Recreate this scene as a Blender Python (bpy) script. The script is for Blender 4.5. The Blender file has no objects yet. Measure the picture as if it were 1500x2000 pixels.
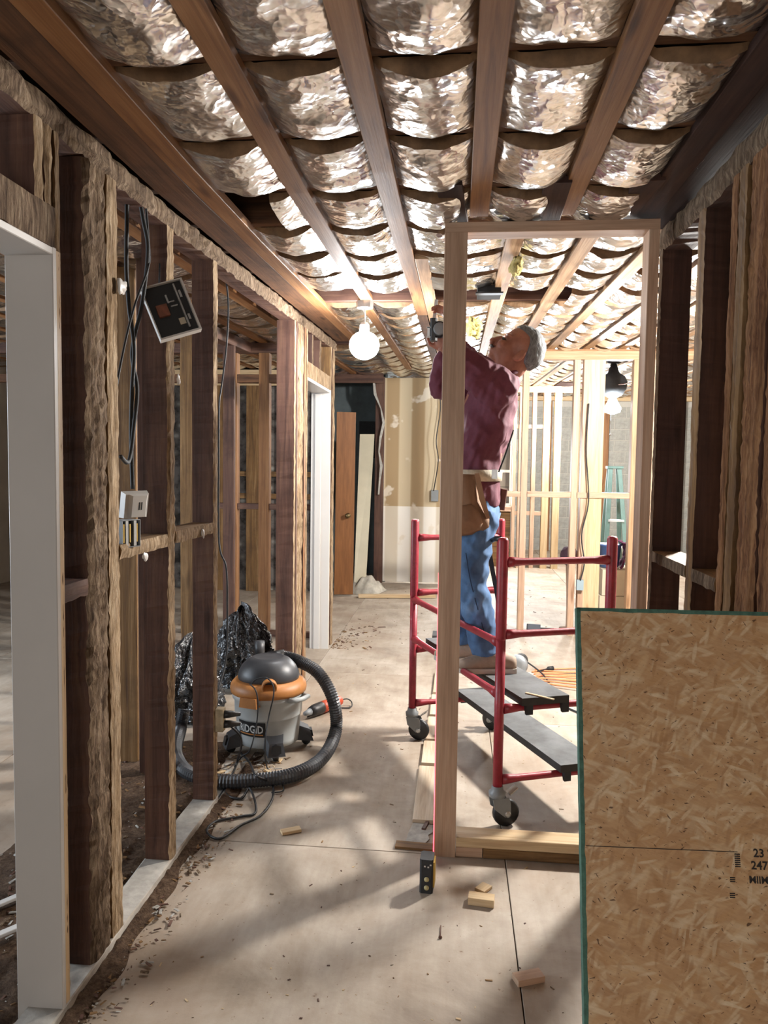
import bpy, bmesh, math, random
from mathutils import Vector, Matrix, noise
random.seed(7)
PI = math.pi
scene = bpy.context.scene
C = scene.collection
# ---------------------------------------------------------------- camera
CX = Vector((0, 0, 1.5))
ROT = Matrix(((0.9950936, -0.01990453, 0.09691509),
              (0.09796198, 0.06096934, -0.99332079),
              (0.01386273, 0.99794115, 0.06262009)))
cam_d = bpy.data.cameras.new('camera'); cam = bpy.data.objects.new('camera', cam_d); C.objects.link(cam)
cam_d.sensor_fit = 'VERTICAL'; cam_d.sensor_height = 24.0; cam_d.lens = 24.0 * 1450 / 2000
cam_d.clip_start = 0.05; cam_d.clip_end = 100
cam.matrix_world = Matrix.Translation(CX) @ ROT.to_4x4()
scene.camera = cam
# ---------------------------------------------------------------- world, exposure
w = bpy.data.worlds.new('world'); scene.world = w; w.use_nodes = True
w.node_tree.nodes['Background'].inputs[0].default_value = (0.62, 0.72, 0.9, 1)
w.node_tree.nodes['Background'].inputs[1].default_value = 0.6
scene.view_settings.view_transform = 'Standard'
scene.view_settings.look = 'None'
scene.view_settings.gamma = 1.0
scene.view_settings.exposure = 0.82
scene.view_settings.use_curve_mapping = False
cy = scene.cycles
cy.max_bounces = 6; cy.diffuse_bounces = 4; cy.glossy_bounces = 3; cy.transmission_bounces = 4; cy.caustics_reflective = False; cy.caustics_refractive = False; cy.sample_clamp_indirect = 6.0
# added lights that stand in for daylight at the window openings, plus a fill behind the viewer (one soft area light in each opening)
def area(name, loc, rot, sx, sy, power, col):
    l = bpy.data.lights.new(name, 'AREA'); l.shape = 'RECTANGLE'; l.size = sx; l.size_y = sy
    l.energy = power; l.color = col
    o = bpy.data.objects.new(name, l); C.objects.link(o); o.location = loc; o.rotation_euler = rot
    return o
area('assumed_side_daylight', (-5.42, 2.6, 1.45), (0, -PI/2, 0), 1.3, 2.2, 130, (0.78, 0.89, 1.0))  # assumed daylight from an unseen side window, added as an area light
area('added_far_window_light', (0.57, 11.21, 1.45), (-PI/2, 0, 0), 0.42, 1.0, 45, (0.86, 0.93, 1.0))  # added light inside the panes standing in for daylight; indoor space lies beyond
area('fill_front_room', (-0.9, -2.88, 1.35), (PI/2, 0, 0), 2.4, 1.6, 34, (1.0, 0.93, 0.85))  # added warm fill for an unseen source behind the viewer, lights the foreground
LAMP = {'hall': 130.0, 'side': 1050.0, 'fan': 260.0, 'far': 700.0}

# ---------------------------------------------------------------- helpers
ORG = {}
def zc(y):                                   # underside of the ceiling strapping (the old roof has crept up towards the back)
    return 2.40 + 0.034 * max(0.0, y - 2.6)
def at(px, py, Y):                           # world point at distance Y from a place in the view
    d = ROT @ Vector(((px - 750) / 1450, -(py - 1000) / 1450, -1))
    return CX + d * (Y / d.y)
def atz(px, py, z):
    d = ROT @ Vector(((px - 750) / 1450, -(py - 1000) / 1450, -1))
    return CX + d * ((z - 1.5) / d.z)
def nz(x, y, z, s=1.0, o=0.0):
    return noise.noise(Vector((x * s + o, y * s - o, z * s + 3.1 * o)))

def link(o, parent, pos=(0, 0, 0)):
    C.objects.link(o)
    if parent is not None:
        o.parent = parent
    o.location = pos
def tag(o, label=None, cat=None, group=None, kind=None):
    if label: o['label'] = label
    if cat: o['category'] = cat
    if group: o['group'] = group
    if kind: o['kind'] = kind
    return o
def thing(name, loc, label, cat, group=None):
    o = bpy.data.objects.new(name, None); o.empty_display_size = 0.05
    link(o, None, loc); ORG[o] = Vector(loc)
    return tag(o, label, cat, group)
def structure(name, loc=(0, 0, 0), label=None):
    o = bpy.data.objects.new(name, None); o.empty_display_size = 0.05
    link(o, None, loc); ORG[o] = Vector(loc)
    return tag(o, label, None, None, 'structure')

class MB:
    """collects shapes in world space; build() links them as one mesh object"""
    def __init__(s):
        s.v = []; s.f = []; s.m = []; s.sm = []; s.uv = []
    def add(s, verts, faces, mat=0, smooth=False, uvs=None):
        b = len(s.v); s.v += [Vector(v) for v in verts]
        for i, f in enumerate(faces):
            s.f.append([b + k for k in f]); s.m.append(mat if not isinstance(mat, (list, tuple)) else mat[i]); s.sm.append(smooth)
            if uvs: s.uv.append(uvs[i])
            else:
                p = [Vector(verts[k]) for k in f]
                s.uv.append([(q.x + .37 * q.y, q.z + .21 * q.y) for q in p])
        return s
    def box(s, lo, hi, mat=0, R=None, c=None):
        x0, y0, z0 = lo; x1, y1, z1 = hi
        v = [Vector(p) for p in ((x0,y0,z0),(x1,y0,z0),(x1,y1,z0),(x0,y1,z0),(x0,y0,z1),(x1,y0,z1),(x1,y1,z1),(x0,y1,z1))]
        if R is not None:
            c = Vector(c if c is not None else (0, 0, 0)); v = [c + R @ (q - c) for q in v]
        return s.add(v, [(0,3,2,1),(4,5,6,7),(0,1,5,4),(1,2,6,5),(2,3,7,6),(3,0,4,7)], mat)
    def board(s, p0, p1, w, t, side=(1, 0, 0), ch=0.003, mat=0, seg=1, wob=0.0, seed=0.0, mats=None):
        """chamfered lumber: length p0->p1, w along 'side', t along the third axis; mats = (side+, third+, side-, third-)"""
        p0 = Vector(p0); p1 = Vector(p1); a = (p1 - p0); L = a.length; a.normalize()
        sd = Vector(side); sd = (sd - sd.dot(a) * a).normalized(); th = a.cross(sd)
        hw, ht = w / 2, t / 2; c = min(ch, hw * .5, ht * .5)
        prof = [(hw, -ht + c), (hw, ht - c), (hw - c, ht), (-hw + c, ht), (-hw, ht - c), (-hw, -ht + c), (-hw + c, -ht), (hw - c, -ht)]
        pm = [0, 0, 1, 1, 2, 2, 3, 3]
        per = [0]; 
        for i in range(8):
            q0, q1 = prof[i], prof[(i + 1) % 8]; per.append(per[-1] + math.hypot(q1[0] - q0[0], q1[1] - q0[1]))
        V = []; F = []; U = []; Mt = []
        for k in range(seg + 1):
            f = k / seg
            for i, (x, y) in enumerate(prof):
                q = p0 + a * (L * f)
                if wob:
                    x += wob * noise.noise(Vector((seed + L * f * 5, i * .7, 1.3))); y += wob * noise.noise(Vector((seed + 9 + L * f * 5, i * .7, 4.3)))
                V.append(q + sd * x + th * y)
        for k in range(seg):
            for i in range(8):
                j = (i + 1) % 8
                F.append((k*8+i, k*8+j, k*8+8+j, k*8+8+i))
                u0, u1 = L * k / seg, L * (k + 1) / seg
                U.append([(u0, per[i]), (u0, per[i+1]), (u1, per[i+1]), (u1, per[i])])
                Mt.append(mat if mats is None else mats[pm[i]])
        F.append(tuple(range(7, -1, -1))); U.append([(.02 * prof[i][0], prof[i][1]) for i in range(7, -1, -1)]); Mt.append(mat if mats is None else mats[0])
        F.append(tuple(seg*8 + i for i in range(8))); U.append([(.02 * p[0], p[1]) for p in prof]); Mt.append(mat if mats is None else mats[0])
        return s.add(V, F, Mt, False, U)
    def tube(s, pts, r, n=8, mat=0, cap=True, smooth=True, up=(0, 0, 1)):
        pts = [Vector(p) for p in pts]; N = len(pts)
        rr = r if isinstance(r, (list, tuple)) else [r] * N
        V = []; F = []; U = []
        T = []
        for i in range(N):
            t = pts[min(i + 1, N - 1)] - pts[max(i - 1, 0)]
            T.append(t.normalized() if t.length > 1e-9 else Vector((0, 0, 1)))
        nrm = Vector(up) - Vector(up).dot(T[0]) * T[0]
        if nrm.length < 1e-3: nrm = Vector((1, .3, 0)) - Vector((1, .3, 0)).dot(T[0]) * T[0]
        nrm.normalize(); d = 0
        ds = []
        for i in range(N):
            nrm = nrm - nrm.dot(T[i]) * T[i]; nrm.normalize(); b = T[i].cross(nrm)
            if i: d += (pts[i] - pts[i - 1]).length
            ds.append(d)
            for k in range(n):
                a = 2 * PI * k / n; V.append(pts[i] + (nrm * math.cos(a) + b * math.sin(a)) * rr[i])
        for i in range(N - 1):
            for k in range(n):
                j = (k + 1) % n
                F.append((i*n+k, i*n+j, (i+1)*n+j, (i+1)*n+k))
                U.append([(ds[i], k*.01), (ds[i], k*.01+.01), (ds[i+1], k*.01+.01), (ds[i+1], k*.01)])
        if cap:
            F.append(tuple(range(n - 1, -1, -1))); U.append([(0, 0)] * n)
            F.append(tuple((N-1)*n + k for k in range(n))); U.append([(0, 0)] * n)
        return s.add(V, F, mat, smooth, U)
    def lathe(s, prof, base, n=32, mat=0, smooth=True, R=None, sx=1, sy=1):
        """prof = [(r, z)] turned about a vertical axis at base (mat may be a list, one per profile segment)"""
        base = Vector(base); V = []; F = []; Mt = []
        for (r, z) in prof:
            for k in range(n):
                a = 2 * PI * k / n; p = Vector((r * math.cos(a) * sx, r * math.sin(a) * sy, z))
                V.append(base + (R @ p if R is not None else p))
        for i in range(len(prof) - 1):
            for k in range(n):
                j = (k + 1) % n; F.append((i*n+k, i*n+j, (i+1)*n+j, (i+1)*n+k)); Mt.append(mat[i] if isinstance(mat, (list, tuple)) else mat)
        F.append(tuple(range(n - 1, -1, -1))); Mt.append(Mt[0])
        F.append(tuple((len(prof)-1)*n + k for k in range(n))); Mt.append(Mt[-2])
        return s.add(V, F, Mt, smooth)
    def ball(s, c, r, n=16, m=10, mat=0, R=None):
        c = Vector(c); rx, ry, rz = (r if isinstance(r, (list, tuple)) else (r, r, r)); V = []; F = []
        for i in range(1, m):
            t = PI * i / m
            for k in range(n):
                a = 2 * PI * k / n; p = Vector((rx * math.sin(t) * math.cos(a), ry * math.sin(t) * math.sin(a), rz * math.cos(t)))
                V.append(c + (R @ p if R is not None else p))
        for i in range(m - 2):
            for k in range(n):
                j = (k + 1) % n; F.append((i*n+k, (i+1)*n+k, (i+1)*n+j, i*n+j))
        pt = Vector((0, 0, rz)); pb = Vector((0, 0, -rz))
        V.append(c + (R @ pt if R is not None else pt)); V.append(c + (R @ pb if R is not None else pb)); nt = len(V) - 2
        for k in range(n):
            j = (k + 1) % n; F.append((nt, k, j)); F.append((nt + 1, (m-2)*n+j, (m-2)*n+k))
        return s.add(V, F, mat, True)
    def grid(s, fn, nu, nv, mat=0, smooth=True, uvfn=None):
        V = [fn(i / nu, j / nv) for j in range(nv + 1) for i in range(nu + 1)]
        F = [(j*(nu+1)+i, j*(nu+1)+i+1, (j+1)*(nu+1)+i+1, (j+1)*(nu+1)+i) for j in range(nv) for i in range(nu)]
        U = None
        if uvfn: U = [[uvfn((k % (nu+1)) / nu, (k // (nu+1)) / nv) for k in f] for f in F]
        return s.add(V, F, mat, smooth, U)
    def prism(s, outline, dirv, mat=0):
        """extrude a planar outline (list of points) along dirv"""
        n = len(outline); d = Vector(dirv); V = [Vector(p) for p in outline]; V += [p + d for p in V]
        F = [tuple(range(n - 1, -1, -1)), tuple(range(n, 2 * n))] + [(i, (i+1) % n, n + (i+1) % n, n + i) for i in range(n)]
        return s.add(V, F, mat)
    def build(s, name, mats, parent=None, org=None, recalc=True):
        if not isinstance(mats, (list, tuple)): mats = [mats]
        if parent is not None: og = ORG[parent]
        elif org is not None: og = Vector(org)
        else:
            xs = [v.x for v in s.v]; ys = [v.y for v in s.v]; zs = [v.z for v in s.v]
            og = Vector(((min(xs)+max(xs))/2, (min(ys)+max(ys))/2, min(zs)))
        me = bpy.data.meshes.new(name)
        me.from_pydata([v - og for v in s.v], [], s.f)
        for m in mats: me.materials.append(m)
        me.polygons.foreach_set('material_index', s.m); me.polygons.foreach_set('use_smooth', s.sm)
        ul = me.uv_layers.new(name='UVMap'); flat = []
        for u in s.uv:
            for a in u: flat += [a[0], a[1]]
        ul.data.foreach_set('uv', flat)
        if recalc:
            bm = bmesh.new(); bm.from_mesh(me); bmesh.ops.recalc_face_normals(bm, faces=bm.faces); bm.to_mesh(me); bm.free()
        me.update()
        o = bpy.data.objects.new(name, me)
        link(o, parent, (0, 0, 0) if parent is not None else og)
        ORG[o] = og
        return o

# ---------------------------------------------------------------- materials
def rgb(h):
    h = h.lstrip('#'); c = [int(h[i:i+2], 16) / 255 for i in (0, 2, 4)]
    return tuple(x / 12.92 if x <= .04045 else ((x + .055) / 1.055) ** 2.4 for x in c) + (1,)
class NT:
    def __init__(s, name):
        s.mat = bpy.data.materials.new(name); s.mat.use_nodes = True; s.t = s.mat.node_tree; s.n = s.t.nodes
        s.b = s.n['Principled BSDF']
    def node(s, typ, **kw):
        n = s.n.new(typ)
        for k, v in kw.items():
            if k == 'i':
                for a, b in v.items(): n.inputs[a].default_value = b
            else: setattr(n, k, v)
        return n
    def l(s, a, b): s.t.links.new(a, b)
    def ramp(s, fac, stops):
        r = s.node('ShaderNodeValToRGB'); e = r.color_ramp.elements
        while len(e) < len(stops): e.new(.5)
        for i, (p, c) in enumerate(stops): e[i].position = p; e[i].color = c if len(c) == 4 else tuple(c) + (1,)
        s.l(fac, r.inputs[0]); return r.outputs[0]
    def mix(s, fac, a, b, mode='MIX'):
        m = s.node('ShaderNodeMix', data_type='RGBA', blend_type=mode)
        for sock, v in ((m.inputs[0], fac), (m.inputs[6], a), (m.inputs[7], b)):
            if isinstance(v, (int, float)): sock.default_value = v
            elif isinstance(v, tuple): sock.default_value = v
            else: s.l(v, sock)
        return m.outputs[2]
    def noise(s, vec, scale, detail=4, rough=.55, dist=0.0):
        n = s.node('ShaderNodeTexNoise', i={'Scale': scale, 'Detail': detail, 'Roughness': rough, 'Distortion': dist})
        if vec is not None: s.l(vec, n.inputs['Vector'])
        return n.outputs['Fac']
    def mapping(s, vec, scale=(1, 1, 1), rot=(0, 0, 0), loc=None):
        m = s.node('ShaderNodeMapping'); m.inputs['Scale'].default_value = scale; m.inputs['Rotation'].default_value = rot
        s.l(vec, m.inputs[0])
        if loc is not None: s.l(loc, m.inputs['Location'])
        return m.outputs[0]
    def rnd(s):
        oi = s.node('ShaderNodeObjectInfo'); m = s.node('ShaderNodeMath', operation='MULTIPLY', i={1: 37.0}); s.l(oi.outputs['Random'], m.inputs[0])
        return oi.outputs['Random'], m.outputs[0]
    def bump(s, h, strength=.3, dist=.01):
        b = s.node('ShaderNodeBump', i={'Strength': strength, 'Distance': dist}); s.l(h, b.inputs['Height']); s.l(b.outputs[0], s.b.inputs['Normal'])
    def done(s, col=None, rough=.6, metal=0.0, spec=None):
        if col is not None:
            if isinstance(col, tuple): s.b.inputs['Base Color'].default_value = col
            else: s.l(col, s.b.inputs['Base Color'])
        if isinstance(rough, (int, float)): s.b.inputs['Roughness'].default_value = rough
        else: s.l(rough, s.b.inputs['Roughness'])
        s.b.inputs['Metallic'].default_value = metal
        if spec is not None: s.b.inputs['Specular IOR Level'].default_value = spec
        return s.mat

def wood(name, c0, c1, c2, grain=38., knots=.5, rough=.62, bump=.25, stain=0.0, stain_c='#3a2a22', var=.22):
    t = NT(name); uv = t.node('ShaderNodeTexCoord').outputs['UV']; rf, ro = t.rnd()
    comb = t.node('ShaderNodeCombineXYZ'); t.l(ro, comb.inputs[0]); t.l(ro, comb.inputs[1])
    v = t.mapping(uv, (1.6, grain, 1), loc=comb.outputs[0])
    n1 = t.noise(v, 1.0, 6, .62, .6)
    v2 = t.mapping(uv, (5, grain * 4.5, 1), loc=comb.outputs[0]); n2 = t.noise(v2, 1.0, 3, .6)
    col = t.ramp(n1, [(.28, rgb(c0)), (.5, rgb(c1)), (.72, rgb(c2))])
    col = t.mix(.22, col, t.ramp(n2, [(.35, (.25, .2, .16, 1)), (.65, (1, 1, 1, 1))]), 'MULTIPLY')
    if knots:
        v3 = t.mapping(uv, (1.9, 9.5, 1), loc=comb.outputs[0])
        vo = t.node('ShaderNodeTexVoronoi', i={'Scale': 1.0}); t.l(v3, vo.inputs['Vector'])
        kf = t.ramp(vo.outputs['Distance'], [(.06, (1, 1, 1, 1)), (.17, (0, 0, 0, 1))])
        m = t.node('ShaderNodeMath', operation='MULTIPLY', i={1: knots}); t.l(kf, m.inputs[0])
        col = t.mix(m.outputs[0], col, rgb(c0), 'MULTIPLY')
    if stain:
        ob = t.node('ShaderNodeTexCoord').outputs['Object']; sn = t.noise(ob, 5.0, 5, .65)
        sf = t.ramp(sn, [(.48, (0, 0, 0, 1)), (.66, (stain, stain, stain, 1))]); col = t.mix(sf, col, rgb(stain_c))
    vr = t.ramp(rf, [(0, (1 - var, 1 - var, 1 - var, 1)), (1, (1, 1, 1, 1))])
    col = t.mix(1.0, col, vr, 'MULTIPLY')
    t.bump(n2, bump, .004)
    return t.done(col, rough, 0, .3)
def plain(name, c, rough=.5, metal=0, nscale=0, namt=.15, bump=0, spec=None, emit=0):
    t = NT(name); col = rgb(c) if isinstance(c, str) else c
    if nscale:
        ob = t.node('ShaderNodeTexCoord').outputs['Object']; n = t.noise(ob, nscale, 5, .6)
        lo = tuple(x * (1 - namt) for x in col[:3]) + (1,); hi = tuple(min(1, x * (1 + namt)) for x in col[:3]) + (1,)
        cc = t.ramp(n, [(.3, lo), (.7, hi)])
        if bump: t.bump(n, bump, .01)
    else: cc = col
    m = t.done(cc, rough, metal, spec)
    if emit:
        t.b.inputs['Emission Color'].default_value = col; t.b.inputs['Emission Strength'].default_value = emit
    return m
def rough_mat(name, stops, scale=42., bump=.8, stretch=.14, rough=.9, crack=.5):
    t = NT(name); uv = t.node('ShaderNodeTexCoord').outputs['Object']; rf, ro = t.rnd()
    v = t.mapping(uv, (1, 1, stretch), loc=None)
    na = t.noise(v, scale, 8, .75, .5); nb = t.noise(v, scale * 3.1, 5, .7, .3); n2 = t.noise(uv, 4.5, 4, .6)
    mx = t.node('ShaderNodeMix', data_type='FLOAT'); mx.inputs[0].default_value = .45; t.l(na, mx.inputs[2]); t.l(nb, mx.inputs[3]); n1 = mx.outputs[0]
    col = t.ramp(n1, stops)
    vc = t.node('ShaderNodeTexVoronoi', feature='DISTANCE_TO_EDGE', i={'Scale': scale * .9}); dn = t.node('ShaderNodeTexNoise', i={'Scale': scale * .8, 'Detail': 3.0}); t.l(v, dn.inputs['Vector'])
    wa = t.node('ShaderNodeVectorMath', operation='MULTIPLY_ADD'); wa.inputs[1].default_value = (.03, .03, .03); t.l(dn.outputs['Color'], wa.inputs[0]); t.l(v, wa.inputs[2]); t.l(wa.outputs[0], vc.inputs['Vector'])
    ck = t.ramp(vc.outputs['Distance'], [(.0, (.16, .12, .1, 1)), (.10, (.75, .72, .7, 1)), (.22, (1, 1, 1, 1))])
    col = t.mix(crack, col, ck, 'MULTIPLY')
    col = t.mix(.45, col, t.ramp(n2, [(.35, (.32, .27, .23, 1)), (.62, (1, 1, 1, 1))]), 'MULTIPLY')
    t.bump(n1, bump, .02)
    return t.done(col, rough, 0, .15)

M = {}
M['stud'] = wood('old_stud_wood', '#48342d', '#684b40', '#7c5e4b', 26, .6, .6, .2, .35, '#2c1a16')
M['studg'] = wood('weathered_stud_wood', '#5a4230', '#86653f', '#a98860', 30, .5, .7, .35, .35, '#4a3628')
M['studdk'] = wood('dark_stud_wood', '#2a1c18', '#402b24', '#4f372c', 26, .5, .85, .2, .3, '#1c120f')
M['strap'] = wood('orange_strapping_wood', '#704c33', '#986b44', '#ab8058', 34, .75, .55, .2, .14, '#6b4a30', .15)
M['strapo'] = wood('pale_orange_strapping_wood', '#957453', '#b99470', '#cdae8a', 34, .6, .55, .2, .08, '#8a6040', .12)
M['strapd'] = wood('stained_strapping_wood', '#4a3222', '#6a4a34', '#80593c', 30, .6, .7, .3, .5, '#3c2c22')
M['new'] = wood('new_pine', '#b99a74', '#cfb48d', '#dcc6a4', 30, .6, .5, .12, .0, '#6b4a30', .08)
M['newp'] = wood('new_pine_pink', '#a98a72', '#bf9f86', '#ccb098', 30, .7, .5, .12, .0, '#6b4a30', .05)
M['rough'] = rough_mat('plaster_crusted_wood', [(.32, rgb('#3a2d25')), (.45, rgb('#6e5b4a')), (.56, rgb('#937f69')), (.72, rgb('#c0b19c'))])
M['roughl'] = rough_mat('light_crusted_wood', [(.32, rgb('#5d4936')), (.45, rgb('#9d8466')), (.56, rgb('#bea78a')), (.72, rgb('#dccfb8'))])
M['rougho'] = rough_mat('orange_rotten_wood', [(.32, rgb('#33221a')), (.44, rgb('#75513a')), (.57, rgb('#a57c58')), (.73, rgb('#c8a888'))], 26., .5, .07, .9, .35)
M['dirt'] = rough_mat('loose_dirt', [(.3, rgb('#2a211b')), (.48, rgb('#5a4738')), (.62, rgb('#7a6552')), (.8, rgb('#a08c76'))], 30., 1.0, 1.0, .9, 0.0)
M['white'] = plain('white_paint', '#c9c6c2', .35, 0, 3, .04)
M['jamb'] = plain('grey_white_jamb_paint', '#b4b0ac', .4, 0, 2.5, .05)
M['greyp'] = plain('grey_plate_paint', '#a19a90', .8, 0, 14, .35, .4)
M['black'] = plain('black_plastic', '#17181a', .45)
M['blackm'] = plain('dull_black', '#232426', .7, 0, 30, .3)
M['grey'] = plain('grey_plastic', '#7d8183', .45, 0, 8, .12)
M['steel'] = plain('galvanised_steel', '#a9abab', .35, .85, 20, .2)
M['kraft'] = plain('kraft_paper', '#6e543a', .8, 0, 18, .45, .6)
M['fluff'] = rough_mat('yellow_glass_wool', [(.3, rgb('#7a6a34')), (.5, rgb('#cfc07a')), (.7, rgb('#efe6b4'))], 26., 1.0, 1.0, .9, 0.0)
M['concrete'] = plain('concrete', '#a5a29b', .9, 0, 20, .3, .6)
M['deck'] = wood('dark_roof_deck', '#1a1512', '#2a211b', '#372c24', 18, .2, .8, .3)

def foil_mat():
    t = NT('crumpled_foil'); ob = t.node('ShaderNodeTexCoord').outputs['Object']
    dn = t.node('ShaderNodeTexNoise', i={'Scale': 9.0, 'Detail': 3.0}); t.l(ob, dn.inputs['Vector'])
    wv_ = t.node('ShaderNodeVectorMath', operation='MULTIPLY_ADD'); wv_.inputs[1].default_value = (.12, .12, .12); t.l(dn.outputs['Color'], wv_.inputs[0]); t.l(ob, wv_.inputs[2])
    vo = t.node('ShaderNodeTexVoronoi', i={'Scale': 6.5}); t.l(wv_.outputs[0], vo.inputs['Vector'])
    vo2 = t.node('ShaderNodeTexVoronoi', i={'Scale': 30.0}); t.l(wv_.outputs[0], vo2.inputs['Vector'])
    n1 = vo.outputs['Distance']; n2 = vo2.outputs['Distance']
    big = t.noise(ob, 2.2, 3, .6)
    col = t.ramp(big, [(.32, (.58, .56, .53, 1)), (.5, (.82, .81, .79, 1)), (.7, (.90, .90, .90, 1))])
    m = t.node('ShaderNodeMath', operation='ADD'); t.l(n1, m.inputs[0])
    m2 = t.node('ShaderNodeMath', operation='MULTIPLY', i={1: .16}); t.l(n2, m2.inputs[0]); t.l(m2.outputs[0], m.inputs[1])
    t.bump(m.outputs[0], .34, .06)
    r = t.ramp(big, [(.3, (.3, .3, .3, 1)), (.7, (.14, .14, .14, 1))])
    return t.done(col, r, 1.0)
M['foil'] = foil_mat()
def floor_mat():
    t = NT('dusty_subfloor'); ob = t.node('ShaderNodeTexCoord').outputs['Object']
    n1 = t.noise(ob, 2.3, 6, .65, .4); n2 = t.noise(ob, 34, 5, .7); n3 = t.noise(t.mapping(ob, (9, 1.2, 1)), 3, 4, .6)
    n4 = t.noise(ob, .9, 4, .6)
    col = t.ramp(n1, [(.28, rgb('#8d8073')), (.45, rgb('#aca091')), (.60, rgb('#beb4a7')), (.8, rgb('#d2cabf'))])
    col = t.mix(.35, col, t.ramp(n3, [(.3, (.62, .55, .5, 1)), (.7, (1, 1, 1, 1))]), 'MULTIPLY')
    col = t.mix(t.ramp(n4, [(.45, (0, 0, 0, 1)), (.66, (.62, .62, .62, 1))]), col, rgb('#99836f'))
    sp = t.ramp(n2, [(.30, (1, 1, 1, 1)), (.36, (0, 0, 0, 1))]); col = t.mix(sp, col, rgb('#7d6654'))
    rf, ro = t.rnd(); vr = t.ramp(rf, [(0, (.9, .88, .86, 1)), (1, (1, 1, 1, 1))]); col = t.mix(1.0, col, vr, 'MULTIPLY')
    t.bump(n2, .25, .004)
    return t.done(col, .62, 0, .35)
M['floor'] = floor_mat()
# ================================================================ SETTING
# ---------------------------------------------------------------- floor: plywood sheets with open joints
floor = structure('floor', (0, 0, 0), 'dusty beige plywood subfloor with open joints')
MB().box((-5.7, -3.1, -.06), (4.6, 14.1, -.021), 0).build('subfloor_base', M['deck'], floor)
sheet_cache = {}
def sheet(x0, x1, y0, y1):
    w_, l_ = round(x1 - x0, 3), round(y1 - y0, 3); g = .0018
    if (w_, l_) not in sheet_cache:
        b = MB(); b.add([(g, g, -.02), (w_-g, g, -.02), (w_-g, l_-g, -.02), (g, l_-g, -.02), (g, g, -.0015), (w_-g, g, -.0015), (w_-g, l_-g, -.0015), (g, l_-g, -.0015),
                   (g+.0015, g+.0015, 0), (w_-g-.0015, g+.0015, 0), (w_-g-.0015, l_-g-.0015, 0), (g+.0015, l_-g-.0015, 0)],
                  [(3,2,1,0), (0,1,5,4), (1,2,6,5), (2,3,7,6), (3,0,4,7), (4,5,9,8), (5,6,10,9), (6,7,11,10), (7,4,8,11), (8,9,10,11)])
        o = b.build('floor_sheet', M['floor'], floor, recalc=True); sheet_cache[(w_, l_)] = o.data; o.location = (x0, y0, 0)
    else:
        o = bpy.data.objects.new('floor_sheet', sheet_cache[(w_, l_)]); link(o, floor, (x0, y0, 0))
xs = [.212 + 1.22 * k for k in range(-5, 4)]; xs = [-5.7] + [x for x in xs if -5.6 < x < 4.4] + [4.6]
for i in range(len(xs) - 1):
    y = -3.1; first = 2.795 - 2.44 * 2 if i % 2 == 0 else 2.795 - 2.44 * 2 - 1.22
    if .1 < xs[i] < .3: first = 2.795 - 2.44 * 2 - .9
    ys = [-3.1] + [first + 2.44 * k for k in range(0, 9) if -3.0 < first + 2.44 * k < 14.0] + [14.1]
    for j in range(len(ys) - 1): sheet(xs[i], xs[i+1], ys[j], ys[j+1])

# ---------------------------------------------------------------- ceiling: roof deck, joists, foil faced batts, strapping
ceiling = structure('ceiling', (0, 0, 2.4), 'open ceiling of foil faced insulation between joists and wooden strapping')
MB().add([(-5.7, -3.1, 2.62), (4.6, -3.1, 2.62), (4.6, 14.1, 2.62 + .39), (-5.7, 14.1, 2.62 + .39), (-5.7, -3.1, 2.65), (4.6, -3.1, 2.65), (4.6, 14.1, 3.05), (-5.7, 14.1, 3.05)],
         [(0,1,2,3), (4,7,6,5), (0,4,5,1), (1,5,6,2), (2,6,7,3), (3,7,4,0)]).build('roof_deck', M['deck'], ceiling)
JY = [1.715 + .405 * k for k in range(-3, 31)]
for y in JY:
    z = zc(y) + .026
    MB().board((-5.6, y, z + .075), (4.5, y, z + .075), .15, .042, (0, 0, 1), .003).build('ceiling_joist', M['strapd'] if y < 4 else M['stud'], ceiling)
hall_x = [-.86, -.545, -.245, .06, .365, .655]
left_x = [-1.30, -1.66, -2.02, -2.38, -2.74, -3.1, -3.5, -3.9, -4.3, -4.8]
right_x = [.215, .51, .80, 1.105, 1.41, 1.72, 2.03, 2.34, 2.66, 2.98, 3.3, 3.65, 4.0]
def strips_at(y):
    if y < 2.83: return sorted(left_x + hall_x + [1.0, 1.35, 1.7, 2.1, 2.5, 3.0, 3.5, 4.0])
    return sorted(left_x + [-.86, -.56, -.25] + right_x)
def strap(x, y0, y1, w_=.066, t_=.024, mat='strap', dx=0.0, dz=0.0):
    n = max(1, int((y1 - y0) / .8)); ys = [y0 + (y1 - y0) * i / n for i in range(n + 1)]
    V = []; F = []; U = []; c = .002
    prof = [(-w_/2, c), (-w_/2 + c, 0), (w_/2 - c, 0), (w_/2, c), (w_/2, t_), (-w_/2, t_)]
    per = [0, .003, w_, w_ + .003, w_ + t_, 2 * w_ + t_, 2 * w_ + 2 * t_]
    for i, y in enumerate(ys):
        for (a, b) in prof: V.append((x + a + dx * i / n, y, zc(y) + b + dz))
    for i in range(n):
        for k in range(6):
            j = (k + 1) % 6; F.append((i*6+k, i*6+j, i*6+6+j, i*6+6+k)); U.append([(ys[i], per[k]), (ys[i], per[k+1]), (ys[i+1], per[k+1]), (ys[i+1], per[k])])
    F.append((5,4,3,2,1,0)); U.append([(0, 0)] * 6); F.append(tuple(n*6 + k for k in range(6))); U.append([(0, 0)] * 6)
    MB().add(V, F, 0, False, U).build('ceiling_strap', M[mat], ceiling)
strap(-.86, .62, 6.35, .072, .03)
strap(-.962, .62, 6.2, .125, .02, 'strapd', 0, .005)
strap(.776, .62, 3.0, .155, .02, 'studdk', 0, .005)
strap(-.545, .62, 4.36, .070); strap(-.575, 4.44, 8.6, .066)
strap(-.245, .62, 4.9, .068, dx=.0); strap(-.178, 3.4, 7.8, .062, mat='strapo'); strap(-.247, 4.91, 8.6, .062, mat='strapd')
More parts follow.
